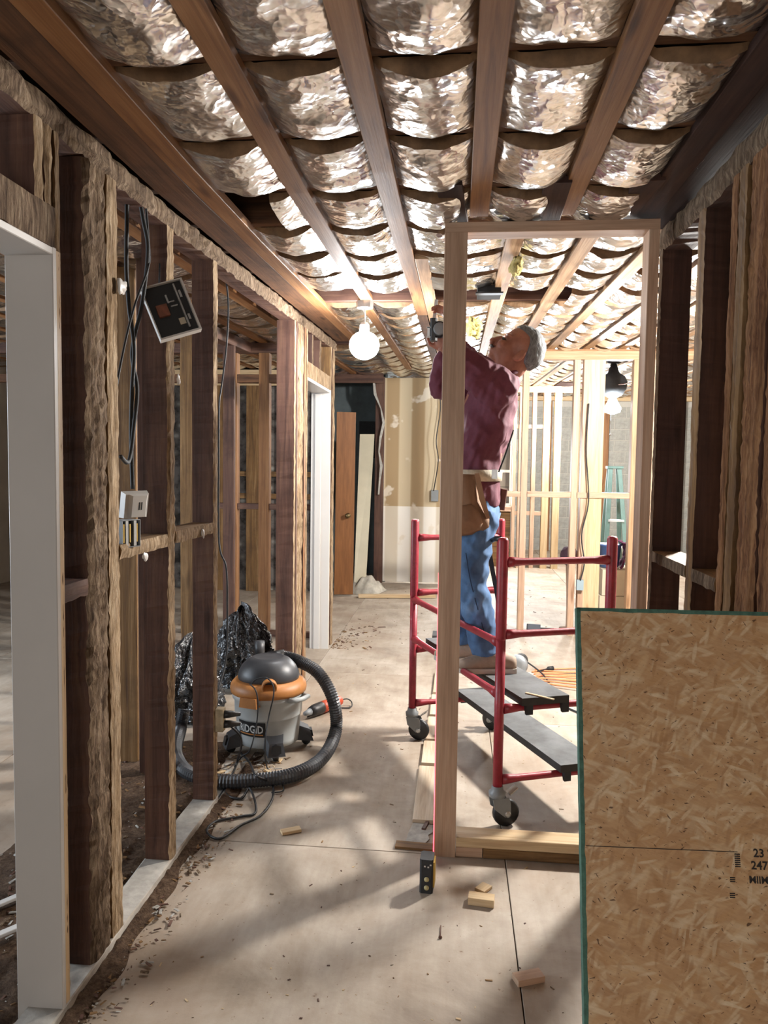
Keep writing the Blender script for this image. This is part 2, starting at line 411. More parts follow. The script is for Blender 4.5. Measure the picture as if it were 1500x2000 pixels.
strap(.06, .62, 2.775, .068); strap(.365, .62, 2.775, .07); strap(.655, .62, 2.9, .085, mat='studdk')
for x, x1 in ((-.045, -.02), (.30, .315), (.585, .575)): strap(x, 2.44, 2.86, .085, .02, 'studdk', x1 - x, -.004)
for x in right_x: strap(x, 2.8 if x > .9 else 2.9, 13.6, .07, mat='strapo')
for x in left_x: strap(x, .62, 13.6, .07)
for x in (1.0, 1.35, 1.7, 2.1, 2.5, 3.0, 3.5, 4.0): strap(x, .62, 2.78, .07)

# foil faced batts: one per joist bay, dished between the straps, with a brown paper flange along its near edge
EMPTY_BAY = {9}
def batt(k, x0, x1, step, rows, tag_=''):
    ya, yb = JY[k] + .036, JY[k+1] - .020
    st = strips_at((ya + yb) / 2); sd = k * 5.37
    def height(x, v):
        y = ya + (yb - ya) * v
        g0 = max([s for s in st if s <= x] or [-6]); g1 = min([s for s in st if s > x] or [5])
        u = (x - g0) / (g1 - g0); gap = min(1.0, (g1 - g0) / .30)
        flat = .034 * 1.0 / (g1 - g0 + 1e-6)
        uu = min(1, max(0, (u - flat) / (1 - 2 * flat + 1e-6)))
        sag = (.046 + .016 * nz(g0 * 9, k * 3.3, 0, 1)) * gap * math.sin(PI * uu) ** .75
        edge = 1 - (.18 if v < .5 else .6) * abs(2 * v - 1) ** 5
        cr = .012 * nz(x, y, k, 7) + .007 * nz(x, y, k, 19, 2) + .0035 * abs(nz(x, y * 2.2, k, 42, 5))
        return zc(y) + .0265 - sag * edge + cr * (.25 + .75 * math.sin(PI * uu) ** .6)
    nx = max(2, int((x1 - x0) / step)); P = []
    for i in range(nx + 1):
        x = x0 + (x1 - x0) * i / nx; P.append(x)
    off = [.010 * nz(x, k, 0, 6, 1) + .006 * nz(x, k, 3, 17) for x in P]
    b = MB(); V = []; F = []
    for j in range(rows + 1):
        v = j / rows
        for i, x in enumerate(P):
            y = ya + (yb - ya) * v + off[i] * (1 - v)
            V.append((x, y, height(x, v)))
    n1 = nx + 1
    for j in range(rows):
        for i in range(nx): F.append((j*n1+i, j*n1+i+1, (j+1)*n1+i+1, (j+1)*n1+i))
    b.add(V, F, 0, True)
    o = b.build('insulation_batt', M['foil'], ceiling, recalc=False)
    b = MB(); V = []; F = []                                   # paper flange: a folded lip facing the next joist
    for i, x in enumerate(P):
        h0 = height(x, 0); y0 = ya + off[i]
        top = max(h0 + .012, zc(ya) + .024)
        V += [(x, y0 + .001, h0 - .001), (x, y0 - .006 - .004 * nz(x, k, 7, 9), (h0 + top) / 2), (x, y0 - .014, top)]
    for i in range(nx):
        for r in (0, 1): F.append((i*3+r, i*3+r+1, (i+1)*3+r+1, (i+1)*3+r))
    b.add(V, F, 0, True); b.build('paper_flange', M['kraft'], o, recalc=False)
for k in range(len(JY) - 1):
    y = JY[k]
    if y < 3.3:
        xr = .705 if y < 2.7 else .93
        if k == 5: batt(k, -.66, xr, .012, 18)
        else: batt(k, -.905, xr, .011 if y < 2.7 else .014, 18)
        batt(k, -5.5, -1.11, .05, 8); batt(k, .93, 4.4, .06, 6)
    elif k in EMPTY_BAY:
        batt(k, -5.5, -1.2, .05, 6); batt(k, .6, 4.4, .03, 8)
    elif y < 6.5: batt(k, -5.5, -1.11, .04, 7); batt(k, -.905, 4.4, .018, 10)
    else: batt(k, -5.5, 4.4, .035, 6)

# ---------------------------------------------------------------- lumber with one crusted face
def crusted(parent, name, X0, X1, Y0, Y1, z0, z1, hall='+', mats=('stud', 'rough'), amp=.006, ncol=5, seg=None, seed=0.0, rag=.004, lean=0.0):
    seg = seg or max(6, int((z1 - z0) / (.016 if Y0 < 3.2 else .035))); Xh, Xb = (X1, X0) if hall == '+' else (X0, X1); s_ = 1 if hall == '+' else -1
    V = []; F = []; U = []; Mt = []; L = ncol + 3
    for j in range(seg + 1):
        z = z0 + (z1 - z0) * j / seg; sh = lean * (z - z0)
        V.append((Xb, Y0 + sh, z)); 
        for i in range(ncol + 1):
            y = Y0 + (Y1 - Y0) * i / ncol
            d = amp * (.7 * nz(seed, y * 2.4, z * .16, 26) + .6 * nz(seed + 5, y * 2, z * .3, 60) + .35 * random.uniform(-1, 1)) - (amp * .9 if i in (0, ncol) else 0)
            yy = y + (rag * (.6 * nz(seed + 8, y * 3, z, 14) + .5 * random.uniform(-1, 1)) if i in (0, ncol) else 0)
            V.append((Xh + s_ * d, yy + sh, z))
        V.append((Xb, Y1 + sh, z))
    per = [0, abs(X1 - X0)]
    for i in range(ncol): per.append(per[-1] + (Y1 - Y0) / ncol)
    per += [per[-1] + abs(X1 - X0), per[-1] + abs(X1 - X0) + (Y1 - Y0)]
    for j in range(seg):
        a, b_ = z0 + (z1 - z0) * j / seg, z0 + (z1 - z0) * (j + 1) / seg
        for i in range(L):
            q = (i + 1) % L; F.append((j*L+i, j*L+q, (j+1)*L+q, (j+1)*L+i)); U.append([(a, per[i]), (a, per[i+1]), (b_, per[i+1]), (b_, per[i])])
            Mt.append(1 if 1 <= i <= ncol else 0)
    F.append(tuple(range(L - 1, -1, -1))); U.append([(0, 0)] * L); Mt.append(0); F.append(tuple(seg*L + i for i in range(L))); U.append([(0, 0)] * L); Mt.append(0)
    return MB().add(V, F, Mt, False, U).build(name, [M[mats[0]], M[mats[1]]], parent)
def crusted_h(parent, name, X0, X1, Y0, Y1, zlo, zhi, hall='+', mats=('stud', 'rough'), amp=.006, nrow=4, seg=None, seed=0.0, slope=0.0, rag=.006):
    """horizontal member along Y with a crusted hall face; slope raises it with Y"""
    seg = seg or max(6, int((Y1 - Y0) / .035)); Xh, Xb = (X1, X0) if hall == '+' else (X0, X1); s_ = 1 if hall == '+' else -1
    V = []; F = []; U = []; Mt = []; L = nrow + 3
    for j in range(seg + 1):
        y = Y0 + (Y1 - Y0) * j / seg; dz = slope(y) if callable(slope) else slope * (y - Y0)
        V.append((Xb, y, zlo + dz))
        for i in range(nrow + 1):
            z = zlo + (zhi - zlo) * i / nrow
            d = amp * (1.1 * nz(seed, y, z * 2, 16) + .9 * nz(seed + 5, y, z * 2, 37)) - (amp * .9 if i in (0, nrow) else 0)
            zz = z + (rag * nz(seed + 3, y, 0, 22) if i == 0 else 0)
            V.append((Xh + s_ * d, y, zz + dz))
        V.append((Xb, y, zhi + dz))
    per = [0, abs(X1 - X0)]
    for i in range(nrow): per.append(per[-1] + (zhi - zlo) / nrow)
    per += [per[-1] + abs(X1 - X0), per[-1] + abs(X1 - X0) + (zhi - zlo)]
    for j in range(seg):
        a, b_ = Y0 + (Y1 - Y0) * j / seg, Y0 + (Y1 - Y0) * (j + 1) / seg
        for i in range(L):
            q = (i + 1) % L; F.append((j*L+i, j*L+q, (j+1)*L+q, (j+1)*L+i)); U.append([(a, per[i]), (a, per[i+1]), (b_, per[i+1]), (b_, per[i])]); Mt.append(1 if 1 <= i <= nrow else 0)
    F.append(tuple(range(L - 1, -1, -1))); U.append([(0, 0)] * L); Mt.append(0); F.append(tuple(seg*L + i for i in range(L))); U.append([(0, 0)] * L); Mt.append(0)
    return MB().add(V, F, Mt, False, U).build(name, [M[mats[0]], M[mats[1]]], parent)

# ---------------------------------------------------------------- left stud wall
WL = structure('wall_left', (-1.065, 3.6, 0), 'stripped stud wall with plaster crusted edges along the left of the hall')
XB, XH = -1.115, -1.02
def ztop(y): return zc(y) - .08
crusted_h(WL, 'top_plate', XB, XH, .55, 6.2, 0, .072, '+', ('stud', 'rough'), .010, 4, 150, 3.0, lambda y: zc(y) - .075, .014)
for args in (   # Y0, Y1, z0, mats, amp, ncol, xb
        (1.735, 1.775, 2.135, ('stud', 'roughl'), .004, 3, -1.13), (1.78, 1.815, 2.135, ('stud', 'roughl'), .005, 3, XB),
        (1.823, 1.846, 0, ('studg', 'roughl'), .002, 2, XB),
        (1.978, 2.098, .04, ('stud', 'rough'), .011, 8, -1.10), (2.102, 2.17, .04, ('studg', 'roughl'), .004, 4, -1.11),
        (2.553, 2.622, .04, ('stud', 'roughl'), .006, 4, XB), (3.05, 3.105, .04, ('stud', 'roughl'), .004, 3, XB),
        (4.60, 4.645, 0, ('stud', 'roughl'), .003, 3, -1.135), (4.665, 4.70, 0, ('stud', 'stud'), .002, 2, XB), (4.715, 4.88, 0, ('stud', 'roughl'), .010, 7, XB),
        (4.905, 4.955, 0, ('stud', 'strap'), .002, 2, XB), (4.97, 5.015, 0, ('stud', 'roughl'), .003, 3, XB), 
        (5.925, 5.97, 0, ('studg', 'roughl'), .003, 3, XB), (6.03, 6.13, 0, ('stud', 'roughl'), .006, 4, XB)):
    y0, y1, z0, mt, amp, nc, xb = args
    crusted(WL, 'stud', xb, XH, y0, y1, z0, ztop(y0) + .006, '+', mt, amp, nc, None, y0 * 7)
for y in (5.22, 5.52): crusted(WL, 'cripple_stud', XB, XH - .01, y, y + .04, 2.20, ztop(y) + .006, '+', ('stud', 'rough'), .006, 3, None, y)
crusted_h(WL, 'door_header', XB, XH, .55, 1.822, 2.035, 2.135, '+', ('studg', 'rough'), .002, 3, None, 5)
crusted_h(WL, 'door_header', XB, XH, 5.015, 5.925, 2.095, 2.20, '+', ('studg', 'roughl'), .003, 3, None, 6)
crusted_h(WL, 'blocking', XB, XH, 2.172, 2.552, 1.20, 1.245, '+', ('studg', 'roughl'), .004, 3, None, 7)
crusted_h(WL, 'blocking', XB, XH, 2.623, 3.048, 1.203, 1.248, '+', ('studg', 'roughl'), .004, 3, None, 8)
crusted_h(WL, 'blocking', XB, XH - .004, 1.848, 1.976, 1.125, 1.172, '+', ('stud', 'stud'), .001, 3, None, 9)
MB().board((-1.069, .9, .02), (-1.069, 3.10, .02), .102, .04, (1, 0, 0), .004, 0, 40, .004, 3).build('bottom_plate', M['greyp'], WL)
# painted door frame at the near opening and at the second opening
D1 = structure('door_1', (-1.08, 1.8, 0), 'grey white painted door frame at the left edge')
MB().board((-1.082, 1.8125, 0), (-1.082, 1.8125, 2.034), .128, .019, (1, 0, 0), .002).build('door_jamb', M['jamb'], D1)
MB().board((-1.082, .6, 2.024), (-1.082, 1.803, 2.024), .128, .019, (1, 0, 0), .002).build('head_jamb', M['jamb'], D1)
MB().board((-1.0205, 1.833, 0), (-1.0205, 1.833, 2.03), .002, .02, (1, 0, 0), .0006).build('jamb_edge_strip', M['new'], D1)
D2 = structure('door_2', (-1.09, 5.5, 0), 'white painted door frame farther down the left wall')
MB().board((-1.095, 5.912, 0), (-1.095, 5.912, 2.094), .155, .022, (1, 0, 0), .002).build('door_jamb', M['white'], D2)
MB().board((-1.115, 5.895, 0), (-1.115, 5.895, 2.06), .05, .012, (1, 0, 0), .002).build('door_stop', M['white'], D2)
MB().board((-1.095, 5.016, 2.082), (-1.095, 5.90, 2.082), .15, .022, (1, 0, 0), .002).build('head_jamb', M['white'], D2)
MB().box((-1.13, 5.893, 1.0), (-1.10, 5.8995, 1.06)).build('strike_plate', M['steel'], D2)

# ---------------------------------------------------------------- right stud wall
WR = structure('wall_right', (.8, 2.3, 0), 'dark stripped stud wall along the right side')
RX0, RX1 = .752, .862
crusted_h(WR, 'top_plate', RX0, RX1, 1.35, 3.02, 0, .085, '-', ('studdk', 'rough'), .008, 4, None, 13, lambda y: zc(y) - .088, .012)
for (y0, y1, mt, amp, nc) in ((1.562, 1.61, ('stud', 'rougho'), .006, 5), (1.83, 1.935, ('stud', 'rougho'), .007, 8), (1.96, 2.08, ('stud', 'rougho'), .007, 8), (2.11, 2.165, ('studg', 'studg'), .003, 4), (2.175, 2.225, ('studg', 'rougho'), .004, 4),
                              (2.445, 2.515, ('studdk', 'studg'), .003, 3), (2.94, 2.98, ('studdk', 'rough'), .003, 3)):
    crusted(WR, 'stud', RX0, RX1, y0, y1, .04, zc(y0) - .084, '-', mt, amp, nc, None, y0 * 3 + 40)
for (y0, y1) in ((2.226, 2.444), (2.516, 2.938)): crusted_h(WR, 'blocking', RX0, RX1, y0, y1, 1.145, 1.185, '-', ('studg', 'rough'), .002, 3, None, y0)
MB().board((.807, 1.35, .02), (.807, 3.0, .02), .11, .04, (1, 0, 0), .003).build('bottom_plate', M['studg'], WR)

# ---------------------------------------------------------------- closet partition and rear partitions on the left
def stud(parent, x, y, z0, z1, wx, wy, mat='stud', name='stud'):
    MB().board((x, y, z0), (x, y, z1), wx, wy, (1, 0, 0), .003).build(name, M[mat], parent)
WC = structure('wall_closet', (-1.8, 4.6, 0), 'bare stud partition inside the left room')
MB().board((-1.8, 3.2, zc(3.2) - .045), (-1.8, 6.2, zc(6.2) - .045), .09, .085, (1, 0, 0), .003).build('top_plate', M['stud'], WC)
MB().board((-1.8, 3.2, .02), (-1.8, 6.2, .02), .09, .04, (1, 0, 0), .003).build('bottom_plate', M['stud'], WC)
for i, y in enumerate((3.22, 3.62, 4.0, 4.42, 4.85, 5.3, 5.75)):
    stud(WC, -1.8, y, .04, zc(y) - .087, .09, .042, ('stud', 'studg', 'stud')[i % 3])
MB().board((-1.8, 3.25, 1.2), (-1.8, 4.4, 1.2), .088, .04, (1, 0, 0), .002).build('blocking', M['studg'], WC)
stud(WC, -1.42, 3.35, 0, zc(3.35) - .002, .12, .045, 'stud'); stud(WC, -1.60, 3.5, 0, zc(3.5) - .002, .1, .06, 'studg')
W3 = structure('wall_rear_left', (-2.2, 6.3, 0), 'bare stud partition behind the left wall opening')
zt = zc(6.3)
MB().board((-4.6, 6.3, zt - .04), (-1.13, 6.3, zt - .04), .085, .09, (0, 0, 1), .003).build('top_plate', M['stud'], W3)
MB().board((-4.6, 6.3, zt - .30), (-1.13, 6.3, zt - .30), .07, .085, (0, 0, 1), .003).build('lower_plate', M['strapd'], W3)
MB().board((-1.72, 6.3, .02), (-1.13, 6.3, .02), .04, .09, (0, 0, 1), .003).build('bottom_plate', M['stud'], W3)
for x, mt in ((-1.935, 'strap'), (-1.655, 'strap'), (-2.35, 'studg'), (-2.75, 'stud'), (-3.2, 'stud'), (-3.7, 'studg')): stud(W3, x, 6.3, .0, zt - .084, .09, .088, mt)
MB().board((-2.3, 6.305, 1.13), (-1.13, 6.305, 1.13), .05, .08, (0, 0, 1), .003).build('blocking', M['stud'], W3)
W4 = structure('wall_far_left', (-2.6, 8.5, 0), 'far left wall of studs over the back of old plaster lath')
zt = zc(8.5)
t = NT('plaster_keys'); ob = t.node('ShaderNodeTexCoord').outputs['Object']
vo = t.node('ShaderNodeTexVoronoi', i={'Scale': 7.0}); t.l(t.mapping(ob, (1, 1, 1.3)), vo.inputs['Vector']); nn = t.noise(ob, 5, 6, .7)
cc = t.ramp(vo.outputs['Distance'], [(.12, rgb('#aaa69c')), (.3, rgb('#6e675e')), (.55, rgb('#37312c'))])
cc = t.mix(t.ramp(nn, [(.42, (0, 0, 0, 1)), (.6, (1, 1, 1, 1))]), cc, rgb('#77706a')); t.bump(vo.outputs['Distance'], -.8, .05)
M['keys'] = t.done(cc, .9)
MB().box((-4.6, 8.6, 0), (-1.45, 8.63, zt + .1)).build('lath_back', M['keys'], W4)
for x, w_, mt in ((-2.78, .11, 'studg'), (-2.36, .19, 'studg'), (-2.02, .07, 'studg'), (-3.2, .09, 'studg'), (-3.7, .09, 'stud'), (-4.2, .09, 'studg'), (-1.6, .09, 'studg')):
    MB().board((x, 8.54, 0), (x, 8.54, zt - .16), w_, .1, (1, 0, 0), .003).build('stud', M[mt], W4)
MB().board((-4.6, 8.50, zt - .10), (-1.45, 8.50, zt - .10), .17, .03, (0, 0, 1), .003).build('fascia_board', M['new'], W4)
MB().board((-4.6, 8.475, zt - .185), (-1.45, 8.475, zt - .185), .03, .03, (0, 0, 1), .006).build('fascia_moulding', M['new'], W4)
for z in (1.12, 1.38): MB().board((-3.2, 8.56, z), (-1.5, 8.56, z), .06, .07, (0, 0, 1), .003).build('blocking', M['studg'], W4)

# ---------------------------------------------------------------- far wall of the hall: patched wallboard, dark closet recess, door leaf, leaning board
WF = structure('wall_far', (-.5, 9.4, 0), 'far hall wall of patched wallboard with mud stripes')
t = NT('patched_wallboard'); ob = t.node('ShaderNodeTexCoord').outputs['Object']
sep = t.node('ShaderNodeSeparateXYZ'); t.l(ob, sep.inputs[0])
wv = t.node('ShaderNodeTexWave', i={'Scale': .72, 'Distortion': 1.6, 'Detail': 1.0, 'Detail Scale': .6}); wv.wave_type = 'BANDS'; wv.bands_direction = 'X'
t.l(t.mapping(ob, (1.35, .01, .02)), wv.inputs['Vector'])
strp = t.ramp(wv.outputs['Fac'], [(.42, (0, 0, 0, 1)), (.62, (1, 1, 1, 1))])
lowf = t.ramp(sep.outputs[2], [(.0, (0, 0, 0, 1)), (1, (1, 1, 1, 1))])
hn = t.node('ShaderNodeMath', operation='GREATER_THAN', i={1: .985}); t.l(sep.outputs[2], hn.inputs[0])
hi = t.mix(strp, rgb('#a88e6a'), rgb('#c9b798')); lo = t.mix(strp, rgb('#d3c6b2'), rgb('#eee8de'))
base = t.mix(hn.outputs[0], lo, hi); pn = t.noise(ob, 3.6, 3, .5)
base = t.mix(t.ramp(pn, [(.60, (0, 0, 0, 1)), (.64, (.8, .8, .8, 1))]), base, rgb('#e3d8c6'))
M['wallboard'] = t.done(base, .8)
zt = zc(9.4)
MB().box((-.925, 9.40, .02), (.12, 9.425, zt - .03)).build('wallboard_panel', M['wallboard'], WF)
stud(WF, -.985, 9.42, 0, zt - .02, .11, .09, 'stud')
b = MB()                                                         # torn paper edge of the removed wallboard
pts = [(738 + (0, 2, 5, 9, 3, 1, 4, 2, 0, -1, 1, 0, -2, 0, -1)[i] - (10 if i < 2 else 0), 742 + i * 28) for i in range(15)]
V = []; F = []
for i, (px, py) in enumerate(pts):
    p = at(px, py, 9.30); w_ = .022 + .012 * math.sin(i * 2.3); V += [p, p + Vector((w_, .02, 0)), p + Vector((0, .03, 0)), p + Vector((w_, .05, 0))]
for i in range(8): F += [(i*4, i*4+1, i*4+5, i*4+4), (i*4+2, i*4+6, i*4+7, i*4+3), (i*4, i*4+4, i*4+6, i*4+2), (i*4+1, i*4+3, i*4+7, i*4+5)]
b.add(V, F); b.build('torn_board_edge', M['concrete'], WF)
WK = structure('wall_recess', (-1.3, 10.2, 0), 'dark painted back of the closet recess at the hall end')
M['darkblue'] = plain('dark_slate_paint', '#636d70', .8, 0, 4, .3)
MB().box((-1.75, 10.2, 0), (-.93, 10.23, zc(10.2) + .1)).build('recess_back', M['darkblue'], WK)
MB().box((-1.78, 8.66, 0), (-1.75, 10.23, zc(10.2) + .1)).build('recess_side', M['darkblue'], WK)
MB().box((-.93, 9.48, 0), (-.90, 10.23, zc(10.2) + .1)).build('recess_side', M['darkblue'], WK)
MB().box((-1.35, 10.17, 1.6), (-1.02, 10.199, 2.1)).build('recess_hatch', M['blackm'], WK)
MB().box((-1.75, 9.2, zc(9) - .1), (-.93, 9.24, zc(9) + .02)).build('recess_header', M['stud'], WK)

# ---------------------------------------------------------------- right room: new partition, block wall, rear framing
WP = structure('wall_rear_right', (1.1, 6.75, 0), 'new pine stud partition across the right room')
zt = zc(6.75)
MB().board((.36, 6.75, zt - .055), (3.6, 6.75, zt - .055), .075, .09, (0, 0, 1), .003).build('top_plate', M['strapo'], WP)
MB().board((.36, 6.75, zt - .011), (3.6, 6.75, zt - .011), .02, .09, (0, 0, 1), .003).build('upper_plate', M['strap'], WP)
for x, wx, mt in ((.595, .055, 'newp'), (1.035, .055, 'newp'), (1.115, .05, 'newp'), (1.205, .14, 'new'), (1.565, .10, 'strapo'), (1.68, .06, 'newp'), (2.1, .05, 'newp'), (2.6, .05, 'newp')):
    stud(WP, x, 6.75, 0 if mt != 'x' else .04, zt - .093, wx, .088, mt)
for x0, x1 in ((.38, .565), (.625, 1.005), (1.28, 1.51)): MB().board((x0, 6.74, 1.262), (x1, 6.74, 1.262), .05, .085, (0, 0, 1), .003).build('blocking', M['newp'], WP)
MB().board((1.06, 6.70, 1.262), (1.51, 6.70, 1.262), .05, .02, (0, 0, 1), .003).build('blocking', M['newp'], WP)
WB = structure('wall_rear', (1.8, 13.75, 0), 'grey concrete block wall at the back of the right room')
MB().box((.98, 13.72, 0), (4.5, 13.85, zc(13.7) + .1)).build('mortar_bed', plain('mortar', '#b9b6ae', .9), WB)
M['block'] = plain('grey_concrete_block', '#a3a39d', .92, 0, 16, .16, .5)
bm0 = None; ox = ORG[WB]
for r in range(13):
    for c in range(9):
        x = 1.0 + c * .4 + (.2 if r % 2 else 0); z = .01 + r * .2
        if x > 4.1: continue
        if bm0 is None:
            b = MB(); b.add([(0, 0, 0), (.388, 0, 0), (.388, 0, .188), (0, 0, .188), (.004, -.006, .004), (.384, -.006, .004), (.384, -.006, .184), (.004, -.006, .184)],
                            [(4,5,6,7), (0,1,5,4), (1,2,6,5), (2,3,7,6), (3,0,4,7)]); o = b.build('concrete_block', M['block'], WB, recalc=False); bm0 = o.data
            o.data.transform(Matrix.Translation(ox))
        else: o = bpy.data.objects.new('concrete_block', bm0); link(o, WB)
        o.location = Vector((x, 13.7195, z)) - ox
for x, mt in ((1.62, 'strap'), (2.12, 'new'), (2.62, 'strap'), (3.35, 'new'), (3.9, 'newp')):
    MB().board((x, 13.6, 0), (x, 13.6, zc(13.6) - .08), .10 if mt == 'strap' else .09, .09, (1, 0, 0), .003).build('wall_stud', M[mt], WB)
MB().board((1.0, 13.6, zc(13.6) - .04), (4.4, 13.6, zc(13.6) - .04), .08, .09, (0, 0, 1), .003).build('top_plate', M['new'], WB)
W6 = structure('wall_rear_window', (.4, 11.2, 0), 'new framed wall with window beside the block room')
zt = zc(11.2)
for x, wx, mt in ((1.30, .10, 'new'), (1.46, .10, 'new'), (1.12, .06, 'newp'), (.93, .06, 'newp'), (.84, .05, 'newp'), (.30, .06, 'newp'), (.2, .05, 'newp')): stud(W6, x, 11.2, 0, zt - .09, wx, .09, mt)
MB().board((.14, 11.2, zt - .045), (1.75, 11.2, zt - .045), .09, .09, (0, 0, 1), .003).build('top_plate', M['new'], W6)
for z in (.88, 2.02): MB().board((.33, 11.2, z), (.81, 11.2, z), .08, .09, (0, 0, 1), .003).build('window_header', M['newp'], W6)
MB().board((.87, 11.2, 2.1), (1.25, 11.2, 2.1), .06, .07, (0, 0, 1), .003).build('blocking', M['newp'], W6)
MB().board((.87, 11.2, .82), (1.25, 11.2, .82), .06, .07, (0, 0, 1), .003).build('blocking', M['newp'], W6)
for z0, z1 in ((0, .84), (2.06, zt - .09)): MB().box((.33, 11.26, z0), (.81, 11.29, z1)).build('sheathing', M['studg'], W6)
WN1 = structure('window_1', (.57, 11.2, .92), 'bright white sash window in the rear framed wall')
glass = NT('window_glass'); glass.b.inputs['Transmission Weight'].default_value = .95; M['glass'] = glass.done((.95, .97, 1, 1), .05)
b = MB()
for x in (.345, .795): b.box((x - .015, 11.22, .925), (x + .015, 11.25, 1.975))
for z in (.94, 1.44, 1.96): b.box((.36, 11.22, z - .02), (.78, 11.25, z + .02))
b.build('window_sash', M['white'], WN1)
for z0, z1 in ((.96, 1.42), (1.46, 1.94)): MB().box((.36, 11.232, z0), (.78, 11.238, z1)).build('pane', M['glass'], WN1)
MB().box((.36, 11.221, 1.2), (.78, 11.229, 1.208)).build('muntin', M['blackm'], WN1)
# outer shell
def shell(name, lo, hi, mat, label):
    o = MB().box(lo, hi).build(name, mat); tag(o, label, None, None, 'structure'); return o
M['shellw'] = plain('pale_wall_lining', '#9b8d7c', .9, 0, 3, .12)
shell('wall_east', (4.5, -3.1, 0), (4.6, 14.1, 3.0), M['shellw'], 'pale lining of the far right outer wall')
shell('wall_north', (-5.7, 14.0, 0), (4.6, 14.1, 3.1), M['shellw'], 'pale lining of the rear outer wall')
for i, (lo, hi) in enumerate((((-5.7, -3.1, 0), (-5.5, 1.4, 2.8)), ((-5.7, 3.8, 0), (-5.5, 14.1, 3.1)), ((-5.7, 1.4, 0), (-5.5, 3.8, .75)), ((-5.7, 1.4, 2.15), (-5.5, 3.8, 2.8)))):
    shell('wall_west', lo, hi, M['shellw'], 'brown left outer wall beyond the side room')
for lo, hi in (((-5.7, -3.1, 0), (-2.2, -2.95, 2.7)), ((.4, -3.1, 0), (4.6, -2.95, 2.7)), ((-2.2, -3.1, 0), (.4, -2.95, .5)), ((-2.2, -3.1, 2.2), (.4, -2.95, 2.7))):
    shell('wall_front', lo, hi, M['shellw'], 'front outer wall behind the viewer')  # unseen wall, with an opening added to hold the fill light
WN2 = structure('assumed_window_2', (-5.6, 2.6, .75), 'assumed window opening of the left side room')  # unseen window, assumed from the cool light on the left room floor
b = MB()
for y in (1.42, 2.6, 3.78): b.box((-5.62, y - .025, .75), (-5.57, y + .025, 2.15))
for z in (.775, 1.45, 2.125): b.box((-5.62, 1.42, z - .02), (-5.57, 3.78, z + .02))
b.build('window_frame', M['white'], WN2)
# ================================================================ LAMPS
def emit(name, col, s):
    t = NT(name); t.b.inputs['Emission Color'].default_value = col; t.b.inputs['Emission Strength'].default_value = s
    return t.done((.9, .9, .9, 1), .4)
def globe(name, loc, r, strength, label, col=(.96, .98, 1.0, 1), ztop_=None):
    L = thing(name, (loc[0], loc[1], loc[2] - r), label, 'lamp')
    x, y, z = loc; zt_ = ztop_ or zc(y)
    MB().ball((x, y, z), (r, r, r * .93), 24, 14).build('glass_globe', emit(name + '_glow', col, strength), L)
    b = MB(); b.lathe([(.022, z + r * .9), (.03, z + r * .96), (.028, z + r + .03), (.018, z + r + .045)], (x, y, 0), 16); b.build('lamp_socket', M['white'], L)
    b = MB(); b.tube([(x, y, z + r + .04), (x + .004, y, (z + r + zt_) / 2), (x, y, zt_ - .03)], .004, 6); b.build('cord', M['white'], L)
    MB().lathe([(.03, zt_ - .045), (.05, zt_ - .04), (.052, zt_ - .002), (.03, zt_)], (x, y, 0), 8, smooth=False).build('ceiling_box', M['steel'], L)
    return L
globe('hanging_globe_lamp', (-.560, 4.40, 2.205), .089, LAMP['hall'], 'glowing white globe lamp hanging over the hall')
globe('assumed_room_lamp', (1.62, 4.32, 2.28), .10, LAMP['side'], 'assumed bare glowing bulb hanging in the right room behind the dark studs', (1.0, .97, .92, 1))  # unseen bulb, assumed from the slant of the floor shadows
globe('added_far_lamp', (1.9, 10.6, 2.4), .10, LAMP['far'], 'added lamp hung to brighten the room with the block wall', (1.0, .96, .9, 1))  # unseen lamp added to brighten the far room and its floor
FN = thing('ceiling_fan', (1.55, 7.75, 2.05), 'dark ceiling fan with a lit bulb and pull chain', 'ceiling fan')
x, y = 1.55, 7.75; zt = zc(y)
MB().lathe([(.05, zt - .02), (.07, zt), (.03, zt + .02)], (x, y, 0), 16).build('canopy', M['blackm'], FN)
MB().lathe([(.03, 2.21), (.09, 2.24), (.13, 2.30), (.14, 2.37), (.11, 2.43), (.06, 2.46), (.02, zt)], (x, y, 0), 24).build('motor_housing', M['blackm'], FN)
for k in range(4):
    a = k * PI / 2 + .35; d = Vector((math.cos(a), math.sin(a), 0)); s = Vector((-d.y, d.x, 0)); c = Vector((x, y, 2.33))
    MB().add([c + d*.16 - s*.04 + Vector((0,0,-.005)), c + d*.62 - s*.065 - Vector((0,0,.02)), c + d*.62 + s*.065 + Vector((0,0,.01)), c + d*.16 + s*.04 + Vector((0,0,.005)),
              c + d*.16 - s*.04 + Vector((0,0,.003)), c + d*.62 - s*.065 - Vector((0,0,.012)), c + d*.62 + s*.065 + Vector((0,0,.018)), c + d*.16 + s*.04 + Vector((0,0,.013))],
             [(0,3,2,1), (4,5,6,7), (0,1,5,4), (1,2,6,5), (2,3,7,6), (3,0,4,7)]).build('fan_blade', M['stud'], FN)
MB().lathe([(.02, 2.05), (.075, 2.07), (.085, 2.11), (.05, 2.17), (.03, 2.22)], (x, y, 0), 20).build('light_bowl', emit('fan_glow', (.86, .94, 1.0, 1), LAMP['fan']), FN)
MB().tube([(x - .03, y - .09, 2.12), (x - .03, y - .09, 1.85)], .003, 5).build('pull_chain', M['white'], FN)
MB().ball((x - .03, y - .09, 1.84), .010, 8, 6).build('chain_knob', M['white'], FN)
